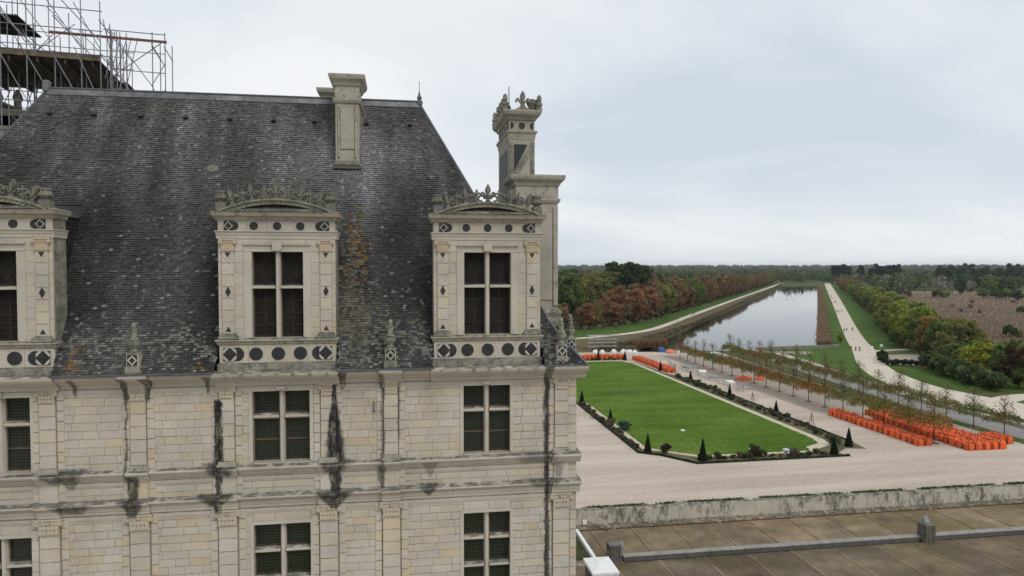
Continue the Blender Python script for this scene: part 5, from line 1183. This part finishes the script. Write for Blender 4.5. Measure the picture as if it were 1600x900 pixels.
# --- orange bulk bags
M['bag'] = simple('woven_orange', (1, 1, 1), .65, .3, 7, .12, .3)
def bag_mesh(i):
    rg = random.Random(50+i); bm = bmesh.new(); bmesh.ops.create_cube(bm, size=1.0); bmesh.ops.subdivide_edges(bm, edges=bm.edges[:], cuts=4, use_grid_fill=True)
    for v in bm.verts:
        x, y, z = v.co; h = z+.5
        bul = .97+.07*math.sin(math.pi*min(1, h*1.05))-(.05 if h > .9 else 0); r = max(abs(x), abs(y))
        v.co.x = x*bul*(1-.10*(abs(y)*2)**4); v.co.y = y*bul*(1-.10*(abs(x)*2)**4)
        top = (.06-.35*(x*x+y*y)*.4+rg.uniform(-.05, .07)) if h > .99 else 0
        v.co.x += rg.uniform(-.022, .022); v.co.y += rg.uniform(-.022, .022); v.co.z = h*.92+top+(rg.uniform(-.02, .02) if 0 < h < .99 else 0)
    me = bpy.data.meshes.new('bulk_bag'); bm.to_mesh(me); bm.free()
    a = me.attributes.new('tint', 'FLOAT_COLOR', 'FACE'); c = []
    for p in me.polygons:
        t = rg.uniform(.85, 1.1); c += [t*(1.05 if p.normal.z > .5 else 1), t*(1.12 if p.normal.z > .5 else 1), t, 1]  # upward faces tinted lighter and yellower: highlight put into the colour
    a.data.foreach_set('color', c); me.materials.append(M['bag'])
    mb = MB()
    for sx in (-1, 1):
        for sy in (-1, 1):
            x, y = sx*.40, sy*.40; mb.path([(x-.12*sx, y, .86), (x-.06*sx, y*1.02, 1.08+rg.uniform(-.06, .04)), (x, y*.95, 1.06), (x+.02*sx, y-.12*sy, .86)], .028, 4)
            mb.box(x*1.13-.035, x*1.13+.035, y*1.13-.035, y*1.13+.035, .1, .86, (.45, .4, .4))
    mb.lathe([(.16, .92), (.10, 1.02), (.18, 1.10), (.05, 1.06)], rg.uniform(-.08, .08), rg.uniform(-.08, .08), 7, (1.3, 1.3, 1.3))
    return me, mb.mesh('lifting_straps', M['bag'])
BG = [bag_mesh(i) for i in range(5)]
_on = ['first', 'second', 'third', 'fourth', 'fifth', 'sixth', 'seventh', 'eighth', 'ninth', 'tenth', 'eleventh', 'twelfth', 'thirteenth', 'fourteenth', 'fifteenth', 'sixteenth', 'seventeenth', 'eighteenth', 'nineteenth', 'twentieth']
def bag(x, y, lab, grp):
    me, st = R_.choice(BG); k = R_.uniform(.72, 1.05)
    o = link('bulk_bag', me, None, (x+R_.uniform(-.06, .06), y+R_.uniform(-.06, .06), .015), R_.choice((0, 1.571, 3.142, -1.571))+R_.uniform(-.14, .14), (R_.uniform(.94, 1.06), R_.uniform(.94, 1.06), R_.uniform(.9, 1.15)), (.80*k, .135*k, .033*k))
    tag(o, lab, 'bulk bag', grp)
    s = link('lifting_straps', st, None, None, 0, None, (.42*k, .09*k, .04*k)); s.parent = o; s['kind'] = 'stuff'
for k in range(17):
    for j in range(2): bag(71.3+j*1.22, 85.2+k*1.22, f'orange bulk bag, {_on[k]} from terrace end, {("lawn", "lime")[j]} side of narrow double file', 'bags in the double file')
for k in range(19):
    for j in range(5):
        if k > 15 and j < 1: continue
        bag(76.3+j*1.24+(.25 if k > 8 else 0), 82.0+k*1.24, f'orange bulk bag, {_on[k]} from terrace end, {_on[j]} file from limes in wide block', 'bags in the wide block')
for k in range(3):
    for j in range(2): bag(83.4+j*1.24, 84.2+k*1.24, f'orange bulk bag, {_on[k]} from terrace end, {("block", "verge")[j]} side of short stub', 'bags in the short stub')
for k in range(17):
    for j in range(3): bag(40.0+k*1.19, 179.2+j*1.18-(.0 if k < 12 else (k-12)*.3), f'orange bulk bag, {_on[16-k]} from gravel walk, {_on[j]} row beyond the lawn', 'bags beyond the lawn')
for k in range(20):
    for j in range(2): bag(62.0+j*1.15-.03*k, 154.0+k*1.2, f'orange bulk bag, {_on[k]} from near end, {("lawn", "walk")[j]} side of far file by walk', 'bags beside the gravel walk')
# flattened orange bags near the seats
def heap(name, x, y, col, lab, r=1.2, h=.4, grp=None, cat='bag'):
    bm = bmesh.new(); bmesh.ops.create_icosphere(bm, subdivisions=3, radius=1); rg = random.Random(int(x*7+y))
    for v in bm.verts:
        q = v.co.normalized(); f_ = 1+.18*math.sin(q.x*5+x)*math.cos(q.y*6+y)+rg.uniform(-.06, .06); v.co = Vector((q.x*r*f_, q.y*r*.7*f_, max(0, q.z+.2)*h*f_))
    me = bpy.data.meshes.new(name); bm.to_mesh(me); bm.free(); a = me.attributes.new('tint', 'FLOAT_COLOR', 'FACE'); a.data.foreach_set('color', [1.0]*4*len(me.polygons)); me.materials.append(M['bag'])
    o = link(name, me, None, (x, y, .02), rg.uniform(-.3, .3), None, col); tag(o, lab, cat, grp)
heap('collapsed_bag', 74.6, 141.5, (.62, .12, .03), 'larger flattened orange bag heap near the grey bench', 1.9, .7)
heap('collapsed_bag', 77.9, 140.6, (.62, .12, .03), 'smaller flattened orange bag heap near the grey bench', 1.1, .55)
heap('orange_tarp_heap', 76.8, 189, (.60, .20, .10), 'crumpled orange sheet heap by the canal head', 1.6, .9)
for k, (x, y, r, h) in enumerate(((79.5, 188.6, 1.2, .8), (81.5, 188, .8, .5), (88.3, 185.5, 1.3, .5), (63.2, 191.5, .9, .9), (64.8, 191.2, .9, .8), (66.3, 190.8, .8, .7), (60.4, 192.0, .8, .9), (57, 192.4, .7, .8), (55, 192.6, .8, .8))):
    heap('white_sack', x, y, (.75, .75, .73), 'lumpy white building sack on the site by the canal', r, h, 'white sacks on the canal site', 'sack')
# --- steel site frame with decks by the canal
def frame_tower(x0, y0, nx, ny, lv, lab):
    t = empty('storage_rack', (x0, y0, 0)); tag(t, lab, 'rack')
    for i in range(nx+1):
        for j in range(ny+1): MB().tube((i*2.2, j*2, 0), (i*2.2, j*2, lv*1.1+.5), .06).build('post', M['steel'], t)
    for k in range(1, lv+1):
        for i in range(nx):
            MB().box(i*2.2, i*2.2+2.2, -.1, .02, k*1.1-.12, k*1.1).build('beam', M['steel'], t); MB().box(i*2.2+.05, i*2.2+2.15, .03, ny*2, k*1.1-.06, k*1.1-.02, (1.4, 1.3, 1.1)).build('deck', M['steel'], t)
    for i in range(nx): MB().tube((i*2.2, 0, .1), (i*2.2+2.2, 0, 2.2), .04).build('brace', M['steel'], t)
M['steel'] = simple('galvanised_steel', (.30, .31, .31), .5, .4, 4, .3, 0, .3)
frame_tower(55.0, 199.5, 4, 1, 4, 'grey steel storage rack with decks at the canal corner')
o = MB().prism([(0, 0), (1.7, 0), (1.7, 1.0), (1.4, 1.3), (.3, 1.3), (0, 1.0)], 0, 1.2, 'y').build('site_cabin', simple('blue_tarp', (.05, .12, .36), .6, .3), None, False, (74.2, 191.2, .0)); tag(o, 'small blue tarpaulin-covered box on the site by the canal', 'site box')
# planks, fence panels, benches
for k in range(16):
    t = empty('crowd_barrier', (66.6+.05*k+R_.uniform(-.4, .4), 166-k*2.5, .015), rad(90+R_.uniform(-10, 10))); tag(t, f'grey metal crowd barrier, {ordinal(k+1)} from the far end of the line along the walk', 'barrier', 'crowd barriers along the walk')
    mb = MB().path([(-1.15, 0, .15), (-1.15, 0, 1.1), (1.15, 0, 1.1), (1.15, 0, .15), (-1.15, 0, .15)], .03, 5); mb.build('barrier_frame', M['steel'], t)
    mb = MB(); [mb.tube((-1.0+i*.18, 0, .15), (-1.0+i*.18, 0, 1.1), .012, None, 4) for i in range(12)]; mb.build('barrier_bars', M['steel'], t)
    for sx in (-.8, .8): MB().tube((sx, -.3, .02), (sx, .3, .02), .03).tube((sx, 0, .02), (sx, 0, .15), .03).build('foot', M['steel'], t)
for k in range(5):
    o = MB().box(-1.4, 1.4, -.9, .9, 0, .14+.05*k).box(-1.3, 1.3, -.8, .8, .15+.05*k, .22+.06*k, (1.2, 1.2, 1.15)).build('sheet_pile', M['white'] if k % 2 else M['steel'], None, False, (69.3+R_.uniform(-.6, .8), 131.5+k*7.2, .016)); o.rotation_euler.z = R_.uniform(-.3, .3) + 1.4
    tag(o, 'low white sheet pile lying among the crowd barriers' if k % 2 else 'low grey sheet pile lying among the crowd barriers', 'sheet pile', 'sheet piles by the barriers')
def bench(x, y, rz_, lab):
    t = empty('bench', (x, y, .02), rz_); tag(t, lab, 'bench')
    for k in range(4): MB().box(-1.6, 1.6, -.42+k*.22, -.24+k*.22, .47, .53, (1.3, 1.25, 1.15)).build('seat_slat', M['steel'], t)
    for k in range(2): MB().box(-1.6, 1.6, .46, .50, .66+k*.18, .80+k*.18, (1.3, 1.25, 1.15)).build('back_slat', M['steel'], t)
    for sx in (-1.35, 0, 1.35): MB().box(sx-.05, sx+.05, -.38, .48, 0, .47).box(sx-.05, sx+.05, .42, .46, .47, 1.0).build('leg', M['steel'], t)
bench(82.0, 141.5, .15, 'grey slatted bench beneath the limes near the orange heaps'); 
# trellis obelisks
for i, (px, py) in enumerate(((1053, 586), (1176, 634), (1268, 669))):
    x, y = G(px, py); t = empty('trellis_obelisk', (x, y, .03)); tag(t, 'open wire trellis obelisk with sparse climber in the border', 'trellis', 'trellis obelisks in the border')
    for k in range(6):
        a = k*math.pi/3; MB().tube((.62*math.cos(a), .62*math.sin(a), 0), (.05*math.cos(a), .05*math.sin(a), 2.5), .022, .015, 4).build('upright', M['iron'], t)
    for z in (.6, 1.2, 1.8):
        r = .62*(1-z/2.7); MB().path([(r*math.cos(k*math.pi/3), r*math.sin(k*math.pi/3), z) for k in range(7)], .016, 4).build('hoop', M['iron'], t)
    n = 130; zz = fr.rand(n)*2.3; rr = .6*(1-zz/2.7); aa = fr.uniform(0, 6.28, n); v, q_, tt = cards(np.stack([rr*np.cos(aa), rr*np.sin(aa), zz], 1), np.full(n, .07), np.ones((n, 3))*fr.uniform(.6, 1.3, (n, 1)), rng=fr)
    link('climber', np_mesh('climber', v, q_, tt, M['leaf']), t, None, 0, None, (.10, .08, .055))['kind'] = 'stuff'
# small posts with ropes across the walk
for k, (x, y) in enumerate(((64.6, 128), (66.2, 128.4), (67.6, 128.8), (70.2, 136), (69.8, 130), (65, 118))):
    o = MB().lathe([(.16, 0), (.16, .04), (.03, .06), (.03, 1.2), (.05, 1.22), (0, 1.28)], 0, 0, 8).build('barrier_post', M['steel'], None, False, (x, y, .014)); tag(o, 'thin grey post standing on the gravel walk', 'post', 'posts on the walk')
# lawn floodlight, weather cover, mower
x, y = G(1067, 674); o = MB().prism([(-.3, 0), (.3, 0), (.33, .1), (.2, .2), (-.2, .22), (-.33, .1)], -.2, .2, 'y').build('robot_mower', M['white'], None, False, (x, y, .06)); tag(o, 'small white robot mower on the parterre lawn', 'mower')
o = MB().lathe([(.12, 0), (.12, .05), (.08, .06)], 0, 0, 10, (.1, .1, .1)).build('wheel', M['white'], o, False, (.2, 0, 0))
x, y = G(1228, 711); o = MB().lathe([(.2, 0), (.2, .4), (.3, .45), (.46, .62), (.38, .8), (.0, .92)], 0, 0, 12, (.62, .68, .75)).build('grey_lamp_hood', M['white'], None, False, (x, y, .03)); tag(o, 'grey domed lamp hood in the terrace side border', 'lamp')
x, y = G(1172, 712); o = MB().lathe([(.06, 0), (.06, .75), (.16, .8), (.18, 1.0), (.0, 1.12)], 0, 0, 8).build('path_light', M['white'], None, False, (x, y, .03)); tag(o, 'small white path light in the terrace side border', 'lamp')
# kerbs of the grey roadway
def kerb_line(pts, h, w_, lab, mat, seg=3.0):
    t = empty('stone_kerb', (pts[0][0], pts[0][1], 0), world=True); tag(t, lab, 'kerb')
    for (x0, y0), (x1, y1) in zip(pts, pts[1:]):
        L_ = math.hypot(x1-x0, y1-y0); k = max(1, round(L_/seg)); nx, ny = -(y1-y0)/L_*w_/2, (x1-x0)/L_*w_/2
        for i in range(k):
            f0, f1 = i/k+.003, (i+1)/k-.003; ax, ay, cx_, cy_ = x0+(x1-x0)*f0, y0+(y1-y0)*f0, x0+(x1-x0)*f1, y0+(y1-y0)*f1; hh = h+R_.uniform(-.02, .02)
            MB().add([(ax+nx, ay+ny, 0), (ax-nx, ay-ny, 0), (cx_-nx, cy_-ny, 0), (cx_+nx, cy_+ny, 0), (ax+nx, ay+ny, hh), (ax-nx, ay-ny, hh), (cx_-nx, cy_-ny, hh), (cx_+nx, cy_+ny, hh)], [(4, 5, 6, 7), (0, 4, 7, 3), (1, 2, 6, 5), (0, 1, 5, 4), (3, 7, 6, 2)], stone_tint()).build('kerb_stone', mat, t)
kerb_line([(88.45, 60), (88.45, 85), (88.8, 100), (89.6, 115), (93.8, 150), (98.8, 178)], .14, .25, 'pale stone kerb between grass verge and grey roadway', M['stone_chim'])
kerb_line([(95.0, 60), (94.95, 92), (94.7, 113), (96.3, 130), (99.5, 150), (103.4, 172), (104.7, 189)], .45, .5, 'raised pale stone kerb on the promenade side of the roadway', M['stone_chim'])
# weir wall at the head of the canal
t = empty('weir_wall', (105, 191, 0), world=True); tag(t, 'low grey stone weir wall closing the near end of the canal', 'wall')
for k in range(12):
    f0, f1 = k/12+.001, (k+1)/12-.001; x0, y0, x1, y1 = 104.8+29.6*f0, 191.0+3.6*f0*1.0, 104.8+29.6*f1, 191.0+3.6*f1
    MB().add([(x0, y0, -1.6), (x1, y1, -1.6), (x1, y1+.8, -1.6), (x0, y0+.8, -1.6), (x0, y0, .75), (x1, y1, .75), (x1, y1+.8, .75), (x0, y0+.8, .75)], [(4, 5, 6, 7), (0, 1, 5, 4), (1, 2, 6, 5), (2, 3, 7, 6), (3, 0, 4, 7)], stone_tint()).build('wall_stone', M['stone_old'], t)
    MB().add([(x0, y0-.08, .75), (x1, y1-.08, .75), (x1, y1+.9, .75), (x0, y0+.9, .75), (x0, y0-.08, .9), (x1, y1-.08, .9), (x1, y1+.9, .9), (x0, y0+.9, .9)], [(4, 5, 6, 7), (0, 1, 5, 4), (1, 2, 6, 5), (2, 3, 7, 6), (3, 0, 4, 7)], (.8, .8, .8)).build('coping_stone', M['stone_chim'], t)
# rubble by the weir
for k in range(46):
    f_ = R_.random(); x, y = 99+f_*18+R_.uniform(-2, 2), 186.5-f_*4+R_.uniform(-4, 2.5); s = R_.uniform(.35, .95)
    bm = bmesh.new(); bmesh.ops.create_icosphere(bm, subdivisions=1, radius=1)
    for v in bm.verts: v.co *= R_.uniform(.65, 1.2)
    me = bpy.data.meshes.new('rubble_stone'); bm.to_mesh(me); bm.free(); a = me.attributes.new('tint', 'FLOAT_COLOR', 'FACE'); a.data.foreach_set('color', [1.0]*4*len(me.polygons)); me.materials.append(M['stone_chim'])
    o = link('rubble_stone', me, None, (x, y, s*.25), R_.uniform(0, 6), (s, s*.8, s*.55), (1.35, 1.35, 1.35)); tag(o, 'pale rubble block dumped before the weir wall', 'rock', 'rubble before the weir')
# walled garden: hedge plants, low rail, promenade posts
for k in range(11):
    f_ = k/10; x, y = 121.5+(132-121.5)*f_, 157.0+(152.2-157.0)*f_
    tree('shrub', 'garden_shrub', x, y, R_.uniform(.45, .62), (.03, .04, .018), 'dark rounded shrub along the front of the walled garden', 'shrub', 'shrubs before the walled garden', R_)
for k in range(4): tree('shrub', 'garden_shrub', 123.5+k*2.6, 160.5+k*3.6, R_.uniform(.7, 1.0), (.03, .045, .018), 'dark rounded shrub along the promenade side of the walled garden', 'shrub', 'shrubs beside the walled garden', R_)
M['wood'] = simple('grey_timber', (.22, .19, .155), .85, .2, 4, .3)
t = empty('timber_fence', (135, 176, 0), world=True); tag(t, 'low grey timber rail fence round the walled garden', 'fence')
fp = [(135.2, 176), (148.5, 178.2), (132.8, 153.2)]
for (x0, y0), (x1, y1) in zip(fp, fp[1:]):
    n = int(math.hypot(x1-x0, y1-y0)/2.4)
    for i in range(n+1): MB().box(x0+(x1-x0)*i/n-.07, x0+(x1-x0)*i/n+.07, y0+(y1-y0)*i/n-.07, y0+(y1-y0)*i/n+.07, 0, 1.15).build('post', M['wood'], t)
    for z in (.55, 1.0): MB().tube((x0, y0, z), (x1, y1, z), .07).build('rail', M['wood'], t)
for px, py in ((1337, 549), (1343, 549), (1330, 548)):
    x, y = G(px, py); o = MB().lathe([(.2, 0), (.2, 1.1), (.25, 1.15), (.22, 1.35), (.0, 1.45)], 0, 0, 8).build('gate_post', M['wood'], None, False, (x, y, .05)); tag(o, 'dark timber post at the promenade gate', 'post', 'posts at the promenade gate')
for px, py in ((1362, 547), (1377, 544)):
    x, y = G(px, py); o = MB().box(-.5, .5, -.04, .04, .5, 1.2).tube((-.4, 0, 0), (-.4, 0, .5), .04).tube((.4, 0, 0), (.4, 0, .5), .04).build('information_board', M['white'], None, False, (x, y, .02)); tag(o, 'small white information board beside the promenade fork', 'sign', 'boards at the promenade fork')
# --- people on the paths
def person_mesh(i):
    me = bpy.data.meshes.new('p'); st = .22 if i % 2 else .14
    J = [(0, 0, .98), (0, 0, 1.2), (0, .02, 1.42), (0, .02, 1.52), (0, .03, 1.60), (0, .03, 1.72), (-.10, 0, .93), (-.11, st*.6, .52), (-.11, st*.3, .08), (-.11, st*.3+.15, .03), (.10, 0, .93), (.11, -st*.2, .52), (.11, -st*1.3, .10), (.11, -st*1.3+.14, .05), (-.18, 0, 1.40), (-.23, -.06, 1.12), (-.22, .06, .86), (.18, 0, 1.40), (.23, .05, 1.12), (.22, .16, .88)]
    E_ = [(0, 1), (1, 2), (2, 3), (3, 4), (4, 5), (0, 6), (6, 7), (7, 8), (8, 9), (0, 10), (10, 11), (11, 12), (12, 13), (2, 14), (14, 15), (15, 16), (2, 17), (17, 18), (18, 19)]
    rr = [.14, .14, .16, .06, .095, .085, .09, .065, .045, .04, .09, .065, .045, .04, .07, .05, .038, .07, .05, .038]
    me.from_pydata(J, E_, []); o = bpy.data.objects.new('p', me); COL.objects.link(o); md = o.modifiers.new('s', 'SKIN'); sub = o.modifiers.new('u', 'SUBSURF'); sub.levels = 1
    for k, sv in enumerate(me.skin_vertices[0].data): sv.radius = (rr[k], rr[k]*(.75 if k < 3 else 1)); sv.use_root = (k == 0)
    dg = bpy.context.evaluated_depsgraph_get(); dg.update(); out = bpy.data.meshes.new_from_object(o.evaluated_get(dg)); bpy.data.objects.remove(o); out.name = 'person'
    return out
M['cloth'] = simple('clothing', (1, 1, 1), .8, .2)
PB = [person_mesh(i) for i in range(2)]
def person(x, y, rz_, top, legs, lab):
    src = R_.choice(PB); me = src.copy(); me.materials.clear(); me.materials.append(M['cloth'])
    a = me.attributes.new('tint', 'FLOAT_COLOR', 'FACE'); c = []
    for p in me.polygons:
        z = p.center.z; q = legs if z < .92 else top if z < 1.5 else (.36, .22, .15) if z < 1.66 else (.06, .04, .03)
        if abs(p.center.x) > .17 and z < .90: q = (.36, .22, .15)
        if z < .09: q = (.03, .03, .03)
        c += [*q, 1]
    a.data.foreach_set('color', c); me.polygons.foreach_set('use_smooth', [True]*len(me.polygons))
    o = link('person', me, None, (x, y, .05), rz_); tag(o, lab, 'person', 'walkers on the canal paths')
DK, BL_, RD, WH, GY = (.02, .02, .025), (.03, .05, .12), (.35, .05, .04), (.6, .6, .58), (.12, .12, .12)
CN = {DK: 'black', BL_: 'dark blue', RD: 'red', WH: 'white', GY: 'grey'}
for px, py, tp, lg in ((1319, 520, DK, DK), (1323, 519.5, GY, WH), (1332, 518, DK, BL_), (1307, 489, DK, DK), (1310.5, 489, BL_, GY), (1315, 488, DK, DK), (1304, 474, DK, BL_), (1305.5, 474, DK, DK), (1302, 468, DK, GY), (1299, 465, BL_, DK), (1298, 463.5, RD, DK), (1294, 456, DK, DK), (1082, 493.5, DK, DK), (1080, 494, WH, BL_), (1085, 492.5, DK, GY)):
    x, y = G(px, py); where = 'on the left canal path' if px < 1100 else 'on the promenade'
    person(x, y, rad(-33+R_.choice((0, 180))+R_.uniform(-15, 15)), tp, lg, f'walker in {CN[tp]} top and {CN[lg]} trousers walking {where}')
for px, py in ((1229, 468), (1240, 468), (1236, 463)):
    x, y = G(px, py, -1.0); o = MB().lathe([(.0, 0), (.22, .06), (.25, .16), (.1, .26), (0, .28)], 0, 0, 8).lathe([(.06, .2), (.06, .42), (.09, .48), (0, .56)], .2, 0, 6).build('duck', M['iron'], None, False, (x, y, -1.03)); o.scale = (1.6, 1.6, 1.6); tag(o, 'small dark duck floating on the canal', 'duck', 'ducks on the canal')
# ------------------------------------------------------------------ scaffolding and turret behind the roof
M['tube'] = simple('scaffold_tube', (.20, .20, .23), .5, .4, 4, .3, 0, .2); M['plank'] = simple('scaffold_plank', (.055, .046, .038), .9, .15, 3, .5); M['red'] = simple('red_beam', (.15, .07, .06), .7, .2)
ANG = rad(8.5); cA, sA = math.cos(ANG), math.sin(ANG)
ox, oy = -15.1, 37.6            # local origin: near right post of the deck
SC = empty('scaffolding', (ox, oy, 0), ANG); tag(SC, 'grey tube scaffolding with dark plank deck behind the slate roof', 'scaffolding')
def sp_(name, mb, mat): return mb.build(name, mat, SC)
LS = [0, -.85, -2.0, -3.2, -4.3, -5.1, -6.1, -7.6, -9.0]       # standards along the near face (local s)
for i, s in enumerate(LS):
    top = 38.4 if i in (0, 1) else 39.3 if i == 2 else 38.4 if i == 3 else 41.5
    for d in (0.0, 2.3, 4.8, 7.0):
        if d in (2.3, 4.8) and i % 2: continue
        sp_('standard', MB().tube((s, d, 0 if i % 3 == 0 else 24), (s, d, top-(0 if d == 0 else .9)), .028, None, 6), M['tube'])
for d in (0.0, 7.0):
    for z in (33.2, 35.7, 36.9, 37.9): sp_('ledger', MB().tube((-9.6, d, z), (.1, d, z), .025, None, 6), M['tube'])
for z in (39.2, 40.4): sp_('ledger', MB().tube((-9.6, 0, z), (-4.2, 0, z), .025, None, 6), M['tube'])
for i in range(len(LS)-1):
    a, c = LS[i], LS[i+1]
    for z0, z1 in ((33.2, 36.0), (36.0, 38.2)): sp_('brace', MB().tube((a, -.05, z0), (c-.3, -.05, z1), .024, None, 6), M['tube'])
    sp_('brace', MB().tube((c, 7.0, 32.0), (a, 7.0, 35.6), .024, None, 6), M['tube'])
for s in LS[::2]:
    for z in (35.7, 37.4): sp_('transom', MB().tube((s, -.2, z), (s, 7.3, z), .025, None, 6), M['tube'])
sp_('brace', MB().tube((-4.3, -.1, 41.2), (0, -.1, 36.4), .028, None, 6), M['tube']); sp_('brace', MB().tube((-8.2, -.1, 41.5), (-2.8, -.1, 35.8), .028, None, 6), M['tube']); sp_('brace', MB().tube((-9.2, -.1, 40.6), (-5.3, -.1, 41.4), .028, None, 6), M['tube'])
k = 0; d = 0.05
while d < 7.0:
    s1 = .0 if d < 4 else .35
    sp_('plank', MB().box(-10.5, s1, d, d+.28, 35.35+R_.uniform(0, .03), 35.42, (1, 1, 1)), M['plank']); d += .29; k += 1
sp_('toe_board', MB().box(-10.5, -.02, -.04, .0, 35.4, 35.65, (2.2, 2.1, 1.8)), M['plank'])
for k in range(12): sp_('plank', MB().box(-10.5, -3.9, 1.0+k*.29, 1.27+k*.29, 37.6, 37.66), M['plank'])
for k in range(9): sp_('joist', MB().box(-10+k*1.2, -9.92+k*1.2, 0, 7, 35.12, 35.34), M['plank'])
sp_('beam', MB().box(-2.4, 2.95, .5, .58, 36.75, 36.87), M['red']); sp_('ledger', MB().tube((0, .6, 37.2), (2.85, .6, 37.2), .025, None, 6), M['tube'])
for s, top in ((.3, 37.5), (.6, 37.2), (2.25, 37.3), (2.85, 37.3)):
    for d in (.6, 2.8): sp_('standard', MB().tube((s, d, 22), (s, d, top), .028, None, 6), M['tube'])
for z in (36.2, 35.2, 34.2, 33.0): sp_('ledger', MB().tube((.3, .6, z), (2.85, .6, z), .022, None, 6), M['tube'])
for a, z0, c, z1 in ((.35, 37.8, 3.15, 35.0), (.35, 36.0, 3.15, 33.2), (.35, 35.2, 4.1, 37.4), (3.15, 37.2, 4.1, 36.0), (3.15, 35.0, 4.1, 33.6), (3.15, 35.0, 4.1, 36.2), (3.15, 33.6, 4.1, 34.9), (.35, 34.2, 3.15, 31.9), (0, 38.2, .75, 35.6), (.1, 35.2, .75, 37.6)):
    sp_('brace', MB().tube((a*.7, .55, z0-.5), (c*.7, .55, z1-.5), .024, None, 6), M['tube'])
for s in (2.25, 2.85): sp_('transom', MB().tube((s, .4, 36.5), (s, 3.0, 36.5), .025, None, 6), M['tube'])
for k in range(10): sp_('brace', MB().tube((-9+k*.9, 3.4, 31.0), (-9+k*.9+(.8 if k % 2 else -.8), 3.4, 35.1), .024, None, 6), M['tube'])
for z in (31.8, 32.6, 33.5, 34.4): sp_('ledger', MB().tube((-9.6, 3.4, z), (-3.0, 3.4, z), .022, None, 6), M['tube'])
rs_ = random.Random(12)
for k in range(26):
    a = rs_.uniform(-9, -.5); z = rs_.choice((31.5, 32.5, 33.6, 36.0, 37.0)); d = rs_.choice((1.2, 2.3, 4.8, 7.0)); l_ = rs_.uniform(.8, 2.2)
    sp_('brace', MB().tube((a, d, z), (a+rs_.choice((-1, 1))*l_, d, z+rs_.uniform(1.2, 2.2)), .023, None, 6), M['tube'])
for k in range(9): sp_('standard', MB().tube((-9+k*1.15, 1.2, 24), (-9+k*1.15, 1.2, rs_.uniform(36.6, 38.6)), .026, None, 6), M['tube'])
for z in (36.3, 37.3): sp_('ledger', MB().tube((-9.6, 2.3, z), (.6, 2.3, z), .022, None, 6), M['tube'])
for a, c in ((-.1, .9), (.3, 1.1), (.6, 1.4), (-.3, .6)): sp_('brace', MB().tube((a, 1.5, 33.5), (c, 1.5, 37.2), .022, None, 6), M['tube']); sp_('standard', MB().tube((a+.25, 1.5, 30), (a+.25, 1.5, 37.4), .024, None, 6), M['tube'])
# turret top left of the roof
tx, ty = -21.0, 40.0
TT = empty('castle_turret', (tx, ty, 0), world=True); tag(TT, 'pale stone castle turret with small pediment below the scaffolding', 'turret')
z0 = 29.2
MB().box(tx-2.4, tx+1.05, ty, ty+3, 0, 34.10-1.0).build('turret_wall', M['stone_mid'], TT)
mb = MB(); cap(mb, tx-2.4, tx+1.05, ty, ty+3, [(0, 32.20), (.12, 32.30), (.12, 32.45), (0, 32.50), (0, 33.00), (.1, 33.05), (.25, 33.20), (.25, 33.30)]); mb.build('turret_cornice', M['stone_mid'], TT)
for k in range(4): MB().prism(circ(tx+.65-k*.75, 32.75, .19), ty-.05, ty+.02, 'y').build('slate_disc', M['slate_inlay'], TT)
MB().prism([(tx-1.9, 33.30), (tx+1.2, 33.30), (tx-.25, 33.90)], ty-.2, ty+1, 'y').build('turret_pediment', M['stone_old'], TT)
MB().prism([(tx-1.4, 33.36), (tx+.75, 33.36), (tx-.25, 33.76)], ty-.24, ty-.19, 'y').build('turret_tympanum', M['slate_inlay'], TT)
for x in (-1.2, -.25, .7): MB().lathe([(.2, 33.40), (.16, 33.80), (.26, 34.00), (.2, 34.20), (.1, 34.40), (0, 34.50)], tx+x, ty+.3, 8).build('turret_urn', M['stone_old'], TT)
# ------------------------------------------------------------------ damp autumn air
hz = bpy.data.materials.new('haze_air'); hz.use_nodes = True; nt = hz.node_tree; nt.nodes.clear()
ov_ = nd(nt, 'ShaderNodeOutputMaterial'); pv = nd(nt, 'ShaderNodeVolumePrincipled'); pv.inputs['Color'].default_value = (.86, .92, 1.0, 1); pv.inputs['Density'].default_value = 0.00006; pv.inputs['Anisotropy'].default_value = 0.3
lk(nt, pv.outputs[0], ov_.inputs['Volume'])
o = MB().box(-9500, 9500, -9500, 9500, -4, 75).build('haze', hz); o['kind'] = 'stuff'; o['label'] = 'thin pale haze over the whole park'; o['category'] = 'haze'
